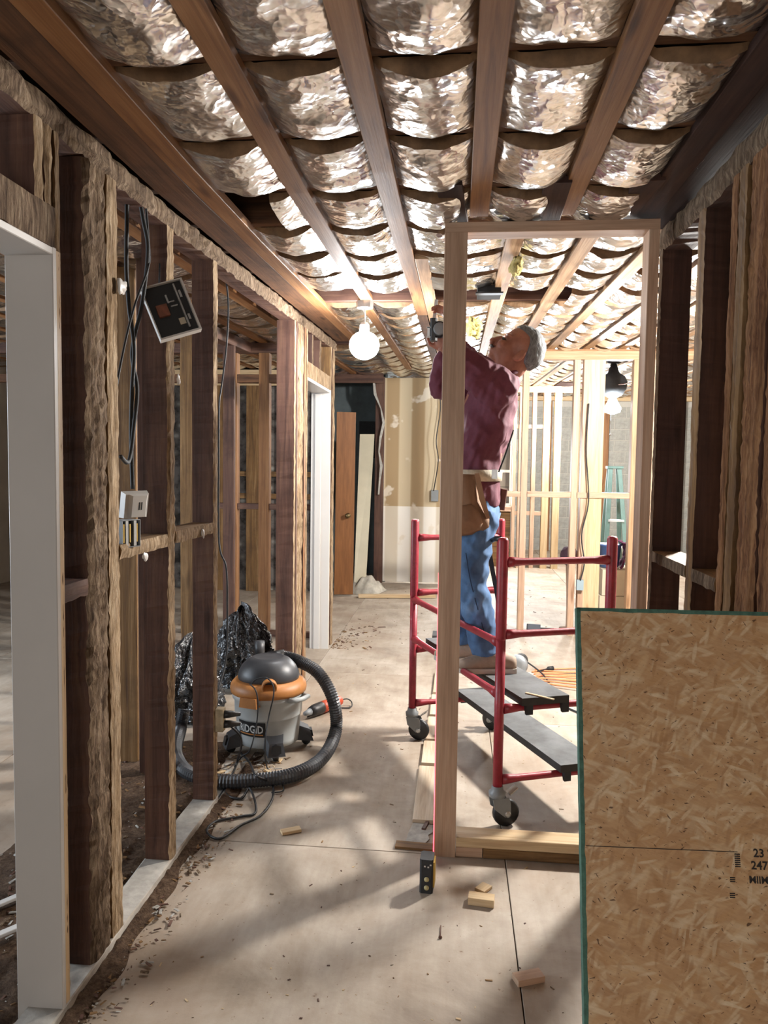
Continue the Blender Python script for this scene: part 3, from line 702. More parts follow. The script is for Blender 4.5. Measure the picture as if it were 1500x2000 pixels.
# ================================================================ THINGS
# ---------------------------------------------------------------- new door frame across the hall
DF = thing('door_frame', (.32, 2.82, 0), 'new pine door frame standing across the hall under the ceiling straps', 'door frame')
MB().board((-.02, 2.799, 0), (-.02, 2.799, 2.352), .084, .038, (1, 0, 0), .002).build('post', M['newp'], DF)
MB().board((.683, 2.825, .0), (.683, 2.825, 2.352), .037, .09, (1, 0, 0), .002).build('post', M['newp'], DF)
MB().board((-.062, 2.825, 2.371), (.702, 2.825, 2.371), .038, .09, (0, 0, 1), .002).build('header', M['newp'], DF)
MB().board((.024, 2.825, .061), (.663, 2.825, .061), .038, .09, (0, 0, 1), .002).build('sill_plate', M['new'], DF)
MB().board((.024, 2.829, .0205), (.125, 2.829, .0205), .039, .088, (0, 0, 1), .002).build('sill_packer', M['newp'], DF)
MB().board((.128, 2.829, .0205), (.663, 2.829, .0205), .039, .088, (0, 0, 1), .002).build('sill_packer', M['studg'], DF)

# ---------------------------------------------------------------- red rolling scaffold
M['red'] = plain('worn_red_paint', '#8e2531', .42, 0, 26, .22, .15)
t = NT('scraped_red_paint'); ob = t.node('ShaderNodeTexCoord').outputs['Object']; n = t.noise(ob, 30, 5, .7); n2 = t.noise(ob, 7, 3, .5)
cc = t.mix(t.ramp(n2, [(.62, (0, 0, 0, 1)), (.66, (1, 1, 1, 1))]), t.ramp(n, [(.3, rgb('#7a1e2a')), (.7, rgb('#a43140'))]), rgb('#d8cfc8')); M['reds'] = t.done(cc, .45)
M['plank'] = plain('dusty_black_plank', '#5d5f60', .8, 0, 7, .4, .3)
M['plankedge'] = plain('black_plank_edge', '#2c2a28', .7, 0, 12, .3)
N1, N2, N3 = Vector((.193, 3.05, 0)), Vector((-.22, 4.0, 0)), Vector((.664, 3.23, 0)); N4 = N2 + (N3 - N1)
SC = thing('rolling_scaffold', ((N1 + N4) / 2), 'red rolling scaffold on casters carrying the man', 'scaffold')
UZ = Vector((0, 0, 1))
for P, mt in ((N1, 'red'), (N2, 'reds'), (N3, 'red'), (N4, 'red')):
    b = MB(); b.tube([P + UZ * .155, P + UZ * .79], .0205, 12); b.tube([P + UZ * .79, P + UZ * .80, P + UZ * 1.20, P + UZ * 1.212], [.0205, .0225, .0225, .018], 12); b.build('post', M[mt], SC)
def rung(A, B, z):
    A = A + UZ * z; B = B + UZ * z; d = (B - A).normalized(); L = (B - A).length
    rr = []; pp = []
    for f, r in ((.018, .022), (.05, .020), (.09, .0155), (L / 2, .015), (L - .09, .0155), (L - .05, .020), (L - .018, .022)): pp.append(A + d * f); rr.append(r)
    MB().tube(pp, rr, 10).build('rung', M['red'], SC)
for z in (1.112, .812, .50, .20): rung(N1, N3, z); rung(N2, N4, z)
for z in (.775, .56):
    rung(N1, N2, z)
b = MB(); b.tube([N2 + UZ * .775, N2 + UZ * .775], .001, 4)
along = (N2 - N1).normalized(); across = (N3 - N1).normalized()
def plank(z, w0, w1, label_):
    """deck plank lying on the end rungs; w0..w1 = position along the rung"""
    a = N1 + across * w0 - along * .035; c = N1 + across * w1 - along * .035; L = (N2 - N1).length + .07
    t_ = .032
    V = [a, c, c + along * L, a + along * L]; V = [p + UZ * z for p in V] + [p + UZ * (z + t_) for p in V]
    o = MB().add(V, [(0,3,2,1), (4,5,6,7), (0,1,5,4), (1,2,6,5), (2,3,7,6), (3,0,4,7)], [1, 0, 1, 1, 1, 1]).build('plank', [M['plank'], M['plankedge']], SC)
    for p in (a + across * .02, c - across * .03):
        for e in (0, L - .03):
            q = p + along * e + UZ * z
            MB().add([q, q + across*.03, q + across*.03 + along*.03, q + along*.03, q - UZ*.04, q + across*.03 - UZ*.04, q + across*.03 + along*.012 - UZ*.04, q + along*.012 - UZ*.04],
                     [(0,1,2,3), (7,6,5,4), (0,4,5,1), (1,5,6,2), (2,6,7,3), (3,7,4,0)]).build('plank_hook', M['blackm'], o)
plank(.517, .085, .30, 'upper'); plank(.217, .27, .455, 'lower')
def caster(P, ang):
    d = Vector((math.cos(ang), math.sin(ang), 0)); s = Vector((-d.y, d.x, 0)); c = P + d * .04 + UZ * .058
    o = MB().lathe([(.012, .125), (.034, .13), (.036, .15), (.026, .158), (.024, .175)], P, 14).build('caster', M['grey'], SC)
    b = MB()
    for k in (-1, 1):
        q = s * (.021 * k)
        b.prism([P + q + UZ*.128 - d*.028, P + q + UZ*.128 + d*.045, P + q + UZ*.105 + d*.052, c + q + d*.014 - UZ*.004, c + q - d*.012 - UZ*.012, P + q + UZ*.085 - d*.02], s * (.003 * k))
    b.build('fork', M['grey'], o)
    R = Matrix((d, UZ, s)).transposed(); R = Matrix(((d.x, s.x, 0), (d.y, s.y, 0), (0, 0, 1)))
    prof = [(.012, -.016), (.05, -.016), (.057, -.010), (.058, 0), (.057, .010), (.05, .016), (.012, .016)]
    Rw = Matrix(((d.x, 0, s.x), (d.y, 0, s.y), (0, 1, 0)))
    MB().lathe(prof, c, 20, R=Rw).build('wheel', M['black'], o)
    MB().lathe([(.008, -.027), (.014, -.026), (.014, .026), (.008, .027)], c, 10, R=Rw).build('axle', M['steel'], o)
    MB().box((-.012, -.03, -.004), (.05, .03, .004)).build('x', M['grey'], o) if False else None
    e = P + d * .05 + UZ * .135
    MB().add([e - s*.02, e + s*.02, e + d*.035 + UZ*.025 + s*.02, e + d*.035 + UZ*.025 - s*.02, e - s*.02 + UZ*.006, e + s*.02 + UZ*.006, e + d*.035 + UZ*.031 + s*.02, e + d*.035 + UZ*.031 - s*.02],
             [(0,3,2,1), (4,5,6,7), (0,1,5,4), (1,2,6,5), (2,3,7,6), (3,0,4,7)]).build('brake_lever', M['steel'], o)
caster(N1, .35); caster(N2, -.2); caster(N3, .5); caster(N4, 2.4)
# strap clipped to the scaffold
ST = thing('webbing_strap', at(955, 1180, 3.62), 'black webbing strap hooked on the scaffold beside the jeans', 'strap')
pp = [at(950, 1070, 3.55), at(957, 1085, 3.56), at(963, 1120, 3.58), at(970, 1155, 3.6), at(974, 1182, 3.6)]
V = []; F = []
for p in pp: V += [p + Vector((-.011, 0, 0)), p + Vector((.011, .004, 0)), p + Vector((.011, .012, 0)), p + Vector((-.011, .008, 0))]
for i in range(4):
    for k in range(4): F.append((i*4+k, i*4+(k+1) % 4, i*4+4+(k+1) % 4, i*4+4+k))
F += [(3,2,1,0), (16,17,18,19)]
MB().add(V, F).build('webbing', M['blackm'], ST)
MB().tube([at(950, 1070, 3.55), at(956, 1058, 3.5), at(968, 1052, 3.3), at(978, 1053, 3.1)], .012, 8).build('hook', M['black'], ST)

# ---------------------------------------------------------------- OSB sheet leaning in the foreground
t = NT('strand_board'); ob = t.node('ShaderNodeTexCoord').outputs['UV']
layers = []
prev = None
cols = ['#b98a5a', '#c99d6c', '#a87a4c', '#d3ab7d', '#bd9060', '#caa071']
prev = t.ramp(t.noise(ob, 9, 4, .6), [(.3, rgb('#b98f66')), (.7, rgb('#caa277'))])
for i in range(11):
    ang = (.35, -.5, 1.2, -1.1, 2.4, .05, .7, -.2, 1.8, -.8, .25)[i]; sc = (11, 13, 10, 12, 14, 9, 20, 24, 22, 26, 18)[i]
    v = t.mapping(t.mapping(ob, (1, 1, 1), (0, 0, ang)), (sc, sc * 5.0, 1)); v2 = t.node('ShaderNodeVectorMath', operation='ADD'); v2.inputs[1].default_value = (i * 7.3, i * 3.1, 0); t.l(v, v2.inputs[0])
    vo = t.node('ShaderNodeTexVoronoi', i={'Scale': 1.0, 'Randomness': 1.0}); t.l(v2.outputs[0], vo.inputs['Vector'])
    sep = t.node('ShaderNodeSeparateColor'); t.l(vo.outputs['Color'], sep.inputs[0])
    on = t.ramp(sep.outputs[0], [(.58, (0, 0, 0, 1)), (.62, (1, 1, 1, 1))])
    edge = t.ramp(vo.outputs['Distance'], [(.30, (1, 1, 1, 1)), (.55, (0, 0, 0, 1))])
    m = t.node('ShaderNodeMath', operation='MULTIPLY'); t.l(on, m.inputs[0]); t.l(edge, m.inputs[1])
    m2 = t.node('ShaderNodeMath', operation='MULTIPLY', i={1: .55}); t.l(m.outputs[0], m2.inputs[0])
    fc = t.ramp(sep.outputs[1], [(0, rgb('#ab825c')), (.4, rgb(cols[i % 6])), (1, rgb('#e6d0ae'))])
    prev = t.mix(m2.outputs[0], prev, fc)
gr = t.noise(t.mapping(t.mapping(ob, (1, 1, 1), (0, 0, .3)), (50, 260, 1)), 1, 3, .6); prev = t.mix(.25, prev, t.ramp(gr, [(.3, (.55, .45, .38, 1)), (.65, (1, 1, 1, 1))]), 'MULTIPLY')
for a_, su, sv, o_ in ((.9, 60, 190, 0), (-.4, 50, 170, 3), (.2, 90, 220, 7)):
    fn_ = t.noise(t.mapping(t.mapping(ob, (1, 1, 1), (0, 0, a_)), (su, sv, 1)), 1.0, 2, .5, .3)
    prev = t.mix(t.ramp(fn_, [(.69, (0, 0, 0, 1)), (.72, (.85, .85, .85, 1))]), prev, rgb('#4f3220'))
t.bump(gr, .2, .003); M['osb'] = t.done(prev, .6, 0, .3)
M['green'] = plain('green_edge_seal', '#46695a', .8, 0, 60, .35, .4)
OS = thing('strand_board_sheet', (.72, 1.13, 0), 'large strand board sheet with green edges leaning in the right foreground', 'sheet')
T0 = Vector((.245, 1.508, 1.22)); B0 = Vector((.245, 1.13, 0.004)); upv = (T0 - B0).normalized(); nrm_ = Vector((0, upv.z, -upv.y)); wd = Vector((1, .040, 0)).normalized(); Lw, Lh, Tk = 1.25, (T0 - B0).length, .018
nrm_ = upv.cross(wd).normalized(); nrm_ = nrm_ if nrm_.y > 0 else -nrm_
def osp(u, v_, d=0.0): return B0 + wd * u + upv * v_ + nrm_ * d
e = .004
b = MB()
c8 = [osp(e, e), osp(Lw - e, e), osp(Lw - e, Lh - e), osp(e, Lh - e), osp(e, e, Tk), osp(Lw - e, e, Tk), osp(Lw - e, Lh - e, Tk), osp(e, Lh - e, Tk)]
uvs = [[(0, 0), (Lw, 0), (Lw, Lh), (0, Lh)], [(0, 0), (0, Lh), (Lw, Lh), (Lw, 0)]] + [[(0, 0), (1, 0), (1, .02), (0, .02)]] * 4
b.add(c8, [(0,1,2,3), (4,7,6,5), (0,4,5,1), (1,5,6,2), (2,6,7,3), (3,7,4,0)], 0, False, uvs); b.build('board', M['osb'], OS)
def edge_strip(u0, v0, u1, v1, n=60):
    V = []; F = []; hz = u1 != u0
    for i in range(n + 1):
        f = i / n; u = u0 + (u1 - u0) * f; v_ = v0 + (v1 - v0) * f; j = .0022 * nz(u * 3, v_ * 3, 1, 40)
        if hz: q = [(u, v_ - e - .003 + j, -.0006), (u, v_ + .0006, -.0006), (u, v_ + .0006, Tk + .0006), (u, v_ - e + j, Tk + .0006)]
        else: q = [(u + e + .003 + j, v_, -.0006), (u - .0006 - abs(j) * .5, v_, -.0006), (u - .0006 - abs(j) * .5, v_, Tk + .0006), (u + e + j, v_, Tk + .0006)]
        V += [osp(*p) for p in q]
    for i in range(n):
        for k in range(4): F.append((i*4+k, i*4+(k+1) % 4, i*4+4+(k+1) % 4, i*4+4+k))
    F += [(3,2,1,0), tuple(n*4 + k for k in range(4))]
    MB().add(V, F).build('green_edge', M['green'], OS)
edge_strip(0, Lh, Lw, Lh); edge_strip(0, 0, 0, Lh, 90)
M['ink'] = plain('black_stamp_ink', '#2b2420', .8)
def text_mesh(s, size):
    cu = bpy.data.curves.new('lettering', 'FONT'); cu.body = s; cu.size = size; cu.resolution_u = 2; cu.offset = size * .022
    o = bpy.data.objects.new('lettering', cu); C.objects.link(o); dg = bpy.context.evaluated_depsgraph_get(); dg.update()
    me = bpy.data.meshes.new_from_object(o.evaluated_get(dg)); vs = [v.co.copy() for v in me.vertices]; fs = [tuple(p.vertices) for p in me.polygons]
    C.objects.unlink(o); bpy.data.objects.remove(o); bpy.data.curves.remove(cu); bpy.data.meshes.remove(me)
    return vs, fs
def osb_uv(px, py):
    d = ROT @ Vector(((px - 750) / 1450, -(py - 1000) / 1450, -1)); k = (B0 - CX).dot(nrm_) / d.dot(nrm_); p = CX + d * k - B0
    return p.dot(wd), p.dot(upv)
def stamp(s, px, py, size, rot=0.0):
    vs, fs = text_mesh(s, size); u0, v0 = osb_uv(px, py); ca, sa = math.cos(rot), math.sin(rot)
    MB().add([osp(u0 + v.x * ca - v.y * sa, v0 + v.x * sa + v.y * ca, -.0009) for v in vs], fs).build('ink_stamp', M['ink'], OS, recalc=False)
stamp('23 23', 1461, 1677, .020); stamp('247', 1457, 1701, .020); stamp('MIIM', 1453, 1728, .017); stamp('IIIIIII', 1436, 1698, .014, PI / 2); stamp('III', 1426, 1727, .013, PI / 2); stamp('III', 1426, 1758, .013, PI / 2)
u0, v0 = osb_uv(1134, 1652); u1, v1 = osb_uv(1430, 1668)
MB().add([osp(u0, v0, -.0006), osp(u1, v1, -.0006), osp(u1, v1 + .0013, -.0006), osp(u0, v0 + .0013, -.0006)], [(0, 1, 2, 3)]).build('pencil_line', M['ink'], OS, recalc=False)

# ---------------------------------------------------------------- shop vacuum
M['vgrey'] = plain('pale_grey_tub_plastic', '#b4b9b9', .5, 0, 5, .12)
M['vor'] = plain('dusty_orange_plastic', '#b47840', .5, 0, 9, .25)
M['vdark'] = plain('charcoal_plastic', '#3a3c40', .42, 0, 6, .2)
VB = Vector((-.968, 3.78, 0)); VA = thing('shop_vacuum', VB, 'grey and orange shop vacuum with a charcoal lid in the doorway', 'vacuum')
MB().lathe([(.145, .045), (.158, .05), (.163, .08), (.170, .19), (.174, .192), (.176, .20), (.178, .28), (.188, .285), (.190, .31), (.184, .315)], VB, 48).build('tub', M['vgrey'], VA)
MB().lathe([(.186, .308), (.196, .312), (.200, .33), (.196, .352), (.178, .372), (.150, .38), (.10, .381)], VB, 48).build('lid_ring', M['vor'], VA)
dm = MB().lathe([(.150, .372), (.152, .392), (.147, .415), (.132, .445), (.105, .474), (.075, .489), (.070, .487), (.02, .490)], VB, 40, sx=1.06).build('motor_head', M['vdark'], VA)
def vdir(px):                                                     # horizontal direction from the vacuum's axis, by angle
    a = px; return Vector((math.cos(a), math.sin(a), 0)), Vector((-math.sin(a), math.cos(a), 0))
front = math.atan2(-3.78, .968)
d, s = vdir(front + .02); c = VB + UZ * .372
Rp = Matrix((s, UZ, d)).transposed()
b = MB(); b.lathe([(.034, .10), (.038, .10), (.040, .185), (.036, .19), (.030, .188), (.029, .13)], c, 24, R=Rp); b.build('hose_port', M['vor'], VA)
MB().lathe([(.0, .131), (.029, .132)], c, 20, R=Rp).build('port_hole', plain('dark_orange_inside', '#5a2f16', .7), VA)
for da in (-.52, 2.6):
    d, s = vdir(front + da)
    def wedge(u0, u1, r0, r1, z0, z1): return [VB + s*u0 + d*r0 + UZ*z0, VB + s*u1 + d*r0 + UZ*z0, VB + s*u1 + d*r1 + UZ*z0, VB + s*u0 + d*r1 + UZ*z0, VB + s*u0*.9 + d*r0 + UZ*z1, VB + s*u1*.9 + d*r0 + UZ*z1, VB + s*u1*.9 + d*r1*.985 + UZ*z1, VB + s*u0*.9 + d*r1*.985 + UZ*z1]
    BF = [(0,3,2,1), (4,5,6,7), (0,1,5,4), (1,2,6,5), (2,3,7,6), (3,0,4,7)]
    MB().add(wedge(-.05, .05, .17, .212, .272, .322), BF).build('latch', M['vor'], VA)
d, s = vdir(front + .85)
MB().tube([VB + d*.185 - s*.06 + UZ*.30, VB + d*.225 - s*.05 + UZ*.302, VB + d*.235 + UZ*.304, VB + d*.225 + s*.05 + UZ*.302, VB + d*.185 + s*.06 + UZ*.30], .013, 8).build('tub_handle', M['vgrey'], VA)
for da in (.18, 1.65, -1.3, 3.2):
    d, s = vdir(front + da)
    o = MB().add([VB + d*.12 - s*.055 + UZ*.05, VB + d*.12 + s*.055 + UZ*.05, VB + d*.235 + s*.045 + UZ*.032, VB + d*.235 - s*.045 + UZ*.032, VB + d*.15 - s*.05 + UZ*.125, VB + d*.15 + s*.05 + UZ*.125, VB + d*.215 + s*.035 + UZ*.095, VB + d*.215 - s*.035 + UZ*.095],
                 [(0,3,2,1), (4,5,6,7), (0,1,5,4), (1,2,6,5), (2,3,7,6), (3,0,4,7)]).build('caster_foot', M['vdark'], VA)
    MB().lathe([(.008, -.012), (.023, -.012), (.025, 0), (.023, .012), (.008, .012)], VB + d*.20 + UZ*.026, 14, R=Matrix((d, UZ, s)).transposed()).build('caster_wheel', M['black'], o)
    MB().prism([VB + d*.2245 - s*.022 + UZ*.05, VB + d*.2245 + s*.022 + UZ*.05, VB + d*.218 + s*.022 + UZ*.085, VB + d*.216 + UZ*.094, VB + d*.218 - s*.022 + UZ*.085], d*.012).build('tool_slot', M['black'], o)
# curved badge on the tub
def on_tub(u, z, out=.001):                                       # u = arc length from the badge centre
    r = .158 + (z - .05) * .085 + out + .004; a = front - .56 + u / r
    return VB + Vector((math.cos(a) * r, math.sin(a) * r, z))
b = MB(); b.grid(lambda u, v: on_tub(-.082 + .164 * u, .112 + .077 * v, .001), 20, 4); bd = b.build('brand_plate', M['black'], VA, recalc=False)
b = MB(); b.grid(lambda u, v: on_tub(-.072 + .14 * u, .122 + .006 * v, .0018), 20, 1); b.build('orange_bar', M['vor'], bd, recalc=False)
vs, fs = text_mesh('RIDGID', .05); wx = max(v.x for v in vs)
MB().add([on_tub(-.072 + v.x / wx * .142, .134 + v.y * 1.12, .002) for v in vs], fs).build('badge_lettering', plain('badge_grey', '#c9ccca', .5), bd, recalc=False)
# hose: corrugated tube
def smooth_path(P, n):
    P = [Vector(p) for p in P]; out = []
    for i in range(len(P) - 1):
        p0, p1, p2, p3 = P[max(i-1, 0)], P[i], P[i+1], P[min(i+2, len(P)-1)]
        for k in range(n):
            t_ = k / n; out.append(.5 * ((2*p1) + (p2-p0)*t_ + (2*p0-5*p1+4*p2-p3)*t_*t_ + (3*p1-p0-3*p2+p3)*t_**3))
    out.append(P[-1]); return out
hz = .037
HP = [at(530, 1288, 3.88), at(556, 1283, 3.9), at(585, 1292, 3.9), at(622, 1315, 3.86), at(650, 1365, 3.8), atz(656, 1425, .10), atz(630, 1480, hz), atz(575, 1512, hz), atz(500, 1524, hz), atz(420, 1525, hz), atz(365, 1508, hz), atz(343, 1470, hz), atz(352, 1425, .06), at(360, 1385, 3.85)]
path = smooth_path(HP, 26)
rr = [.031 + (.0035 if i % 2 else -.001) for i in range(len(path))]
rr[:14] = [.036] * 14
MB().tube(path, rr, 12, smooth=False).build('hose', M['vdark'], VA)
MB().tube([HP[0] + Vector((-.02, 0, .0)), HP[1]], .042, 12).build('hose_cuff', M['black'], VA)
b = MB()                                                          # ribbed handle on the motor head
for i in range(12):
    f = i / 11; p = at(528 + f * 46, 1279 + f * 8 + 6 * f * f, 3.83 + .05 * f); b.box((p.x - .004, p.y - .03, p.z - .02), (p.x + .004, p.y + .03, p.z + .006))
b.tube([at(527, 1283, 3.83), at(550, 1287, 3.85), at(576, 1297, 3.88), at(580, 1325, 3.88)], [.014, .016, .016, .018], 8)
b.build('carry_handle', M['black'], VA)

# ---------------------------------------------------------------- cords by the vacuum, plug box on the stud
def cord(name, P, r, label, cat='cord', mat='black', n=10, group=None):
    o = MB().tube(smooth_path(P, n), r, 6).build(name, M[mat]); return tag(o, label, cat, group)
Z = .008
def vcord(P): MB().tube(smooth_path(P, 10), .0036, 6).build('mains_cord', M['blackm'], VA)
cord('power_cord', [at(425, 1400, 3.3), at(470, 1440, 3.35), atz(462, 1490, Z), atz(440, 1545, Z), atz(470, 1560, Z), atz(488, 1540, .03), atz(500, 1585, Z), atz(470, 1595, Z), atz(420, 1605, Z), atz(404, 1625, Z), atz(430, 1638, Z), atz(470, 1612, Z), atz(510, 1592, Z), atz(532, 1560, Z), atz(530, 1530, .02), atz(500, 1515, .085), atz(488, 1490, .03), atz(470, 1470, Z)], .0055,
     'thick black power cord looping on the floor below the vacuum hose')
vcord([at(490, 1338, 3.555), at(500, 1327, 3.555), at(520, 1324, 3.535), at(533, 1338, 3.515), at(534, 1360, 3.505), at(525, 1400, 3.515), at(518, 1450, 3.455), atz(522, 1500, Z), atz(550, 1530, Z), atz(552, 1545, Z), atz(530, 1548, Z)])
vcord([at(488, 1336, 3.555), at(500, 1350, 3.525), at(504, 1380, 3.525), at(500, 1420, 3.525), at(488, 1465, 3.495), atz(470, 1480, Z), atz(450, 1520, Z), atz(425, 1560, Z)])
PB = thing('outlet_box', at(425, 1412, 3.11), 'cream outlet box with black plugs on the third stud edge', 'outlet')
pb = at(427, 1400, 3.11)
MB().box((-1.018, 3.06, pb.z - .05), (-.985, 3.10, pb.z + .05)).build('box', plain('cream_box', '#b9ad92', .7, 0, 30, .3), PB)
for dz in (-.022, .022): MB().tube([(-.99, 3.08, pb.z + dz), (-.965, 3.10, pb.z + dz - .004), (-.93, 3.13, pb.z + dz - .012)], [.018, .016, .009], 8).build('plug', M['black'], PB)
# orange corded tool behind the hose
TL = thing('corded_tool', atz(645, 1390, 0), 'orange and black corded hand tool lying behind the vacuum hose', 'power tool')
a0, a1 = atz(606, 1390, .045), atz(664, 1368, .045)
MB().tube([a0, a0.lerp(a1, .12), a0.lerp(a1, .36), a0.lerp(a1, .42)], [.026, .034, .036, .03], 12).build('gear_head', M['black'], TL)
MB().tube([a0.lerp(a1, .36), a0.lerp(a1, .46), a0.lerp(a1, .8), a1], [.034, .036, .034, .028], 12).build('grip', plain('orange_red_plastic', '#b5472a', .45, 0, 12, .2), TL)
MB().tube([a0 + (a0 - a1).normalized() * .05, a0], [.012, .022], 10).build('nose', M['grey'], TL)
MB().tube(smooth_path([a1, atz(678, 1365, .05), atz(687, 1372, .02), atz(683, 1382, Z), atz(650, 1384, Z), atz(600, 1400, Z)], 8), .004, 6).build('cord', M['black'], TL)

# ---------------------------------------------------------------- black trash bags behind the studs
def bag(name, c, rx, ry, h, seed, label, lean=(0, 0)):
    def fn(u, v):
        a = u * 2 * PI; t_ = v
        prof = (math.sin(PI * min(1, .26 + t_ * .74))) ** .42
        n_ = nz(math.cos(a) * 1.5, math.sin(a) * 1.5, t_ * 2, 1.4, seed) * .35 - abs(nz(math.cos(a) * 3, math.sin(a) * 3, t_ * 2.2, 1.5, seed)) * .45 - abs(nz(math.cos(a) * 6, math.sin(a) * 6, t_ * 7, 1.2, seed)) * .28 - abs(nz(math.cos(a) * 13 + t_ * 4, math.sin(a) * 13, t_ * 11, 1.1, seed)) * .16 + .16
        r = prof * (1 + n_); z = h * t_ * (1 + .14 * nz(math.cos(a) * 1.3, math.sin(a) * 1.3, 2, 1, seed)) + .05 * nz(math.cos(a) * 3, math.sin(a) * 3, t_, 1, seed) * t_
        return Vector((c[0] + rx * r * math.cos(a) + lean[0] * t_, c[1] + ry * r * math.sin(a) + lean[1] * t_, max(.002, c[2] + z)))
    o = MB().grid(fn, 110, 70, 0, True).build(name, M['bag']); return tag(o, label, 'trash bag')
t = NT('black_bag_film'); ob = t.node('ShaderNodeTexCoord').outputs['Object']; n = t.noise(ob, 11, 3, .6, 2.0); t.bump(n, .7, .05); M['bag'] = t.done(rgb('#2a2d31'), .24, 0, .9)
bag('trash_bag', (-1.53, 4.20, 0), .17, .20, .46, 2.0, 'black plastic trash bag slumped behind the second bare stud', (.0, 0))
bag('trash_bag', (-1.36, 4.80, 0), .18, .19, .50, 4.0, 'tall black plastic trash bag standing right behind the vacuum', (-.06, 0))
MB().tube([at(507, 1285, 4.3), at(507, 1252, 4.3)], .030, 14).build('pipe_end', M['vdark'])
tag(bpy.data.objects['pipe_end'], 'short dark pipe stub standing behind the vacuum lid', 'pipe')
# ---------------------------------------------------------------- things fixed to or hanging on the left wall
def hang(name, P, r, label, group=None): return cord(name, P, r, label, 'cable', 'blackm', 8, group)
hang('hanging_cable', [at(248, 345, 2.35), at(248, 420, 2.35), at(247, 520, 2.36), at(252, 600, 2.37), at(262, 680, 2.37), at(258, 760, 2.37), at(256, 850, 2.37), at(259, 955, 2.36)], .007, 'thick dark cable hanging from the top plate to the thermostat')
hang('hanging_cable', [at(268, 362, 2.38), at(280, 430, 2.38), at(289, 490, 2.38), at(278, 590, 2.39), at(262, 660, 2.39), at(258, 700, 2.39), at(268, 760, 2.38), at(262, 830, 2.36), at(252, 900, 2.30), at(236, 892, 2.18)], .007, 'dark cable twisting round the others above the thermostat')
hang('hanging_cable', [at(283, 380, 2.40), at(290, 470, 2.40), at(290, 520, 2.38), at(262, 600, 2.3), at(240, 690, 2.25), at(225, 780, 2.2), at(228, 850, 2.2), at(220, 885, 2.185)], .004, 'thin dark cable bowing out towards the crusted post')
hang('hanging_cable', [at(441, 540, 3.6), at(446, 600, 3.6), at(442, 680, 3.6), at(432, 760, 3.6), at(428, 790, 3.5), at(427, 900, 3.4), at(428, 1060, 3.4), at(442, 1110, 3.4), at(444, 1200, 3.4), at(441, 1290, 3.4), at(425, 1350, 3.3)], .0045, 'thin dark wire running down beside the third bare stud')
IB = thing('chime_box', at(333, 665, 2.42), 'open black chime box with white rim hanging crooked on a stud', 'box')
O = at(333, 605, 2.46); ux = (at(362, 548 + 42, 2.46) - at(308, 592 + 16, 2.46)); ux = (at(358, 592, 2.46) - at(309, 614, 2.46)).normalized(); 
ux = (ux + Vector((0, .55 * ux.x, 0))).normalized(); uz = Vector((-ux.z * .98, 0, ux.x)); uz = (uz - uz.dot(ux) * ux).normalized(); un = ux.cross(uz).normalized(); un = un if un.y < 0 else -un
def ib(x, z, d): return O + ux * x + uz * z + un * d
def ibox(x0, x1, z0, z1, d0, d1):
    return [ib(x0, z0, d0), ib(x1, z0, d0), ib(x1, z1, d0), ib(x0, z1, d0), ib(x0, z0, d1), ib(x1, z0, d1), ib(x1, z1, d1), ib(x0, z1, d1)]
BF = [(0,3,2,1), (4,5,6,7), (0,1,5,4), (1,2,6,5), (2,3,7,6), (3,0,4,7)]
hw_, hh = .066, .088
MB().add(ibox(-hw_, hw_, -hh, hh, -.02, 0), BF).build('back_shell', M['black'], IB)
b = MB()
for q in ((-hw_ - .004, -hw_, -hh, hh), (hw_, hw_ + .007, -hh, hh), (-hw_ - .004, hw_ + .007, -hh - .006, -hh), (-hw_ - .004, hw_ + .007, hh, hh + .004)): b.add(ibox(*q, -.02, .014), BF)
b.build('rim', M['white'], IB)
MB().add(ibox(-.045, -.008, -.02, .02, 0, .014), BF).build('coil', plain('copper_brown', '#7a4a38', .6, 0, 60, .3), IB)
MB().add(ibox(.036, .042, -.075, .08, 0, .010), BF).build('chime_bar', M['steel'], IB)
for q in ((.046, .054, .03, .055), (.046, .054, -.05, -.03), (.0, .022, .022, .026), (.005, .028, .006, .010), (-.002, .004, .02, .05)): MB().add(ibox(*q, 0, .008), BF).build('contact', M['steel'], IB)
MB().add(ibox(.014, .034, -.058, -.036, 0, .002), BF).build('printed_tag', plain('tag_paper', '#b8ad98', .8), IB)
MB().tube([ib(0, hh, -.01), ib(.004, hh + .02, -.03), at(312, 515, 2.5)], .003, 6).build('hanging_wire', M['black'], IB)
TH = thing('thermostat', at(262, 1017, 2.3), 'white wall thermostat dangling from a cable beside the crusted post', 'thermostat')
O = at(263, 986, 2.33); ux = Vector((.62, .78, .02)).normalized(); uz = (at(270, 960, 2.33) - at(255, 1012, 2.33)); uz = (uz - uz.dot(ux) * ux).normalized(); un = ux.cross(uz).normalized(); un = un if un.x > 0 or un.y < 0 else -un
if un.y > 0: un = -un
b = MB(); b.add([ib(-.045, -.044, -.012), ib(.045, -.044, -.012), ib(.045, .044, -.012), ib(-.045, .044, -.012), ib(-.04, -.04, .012), ib(.04, -.04, .012), ib(.04, .04, .012), ib(-.04, .04, .012)], BF); b.build('case', M['white'], TH)
b = MB(); b.add([ib(-.03, -.04, .0121), ib(.036, -.04, .0121), ib(.036, .04, .0121), ib(-.03, .04, .0121), ib(-.018, -.036, .02), ib(.03, -.036, .02), ib(.03, .036, .02), ib(-.018, .036, .02)], BF); b.build('front_cover', M['white'], TH)
for dx in (.004, .012): MB().add(ibox(dx, dx + .004, -.012, .014, .02, .0206), BF).build('slot', M['blackm'], TH)
WBX = thing('switch_box', at(256, 1072, 2.2), 'open metal outlet box with exposed receptacle standing on the blocking', 'outlet')
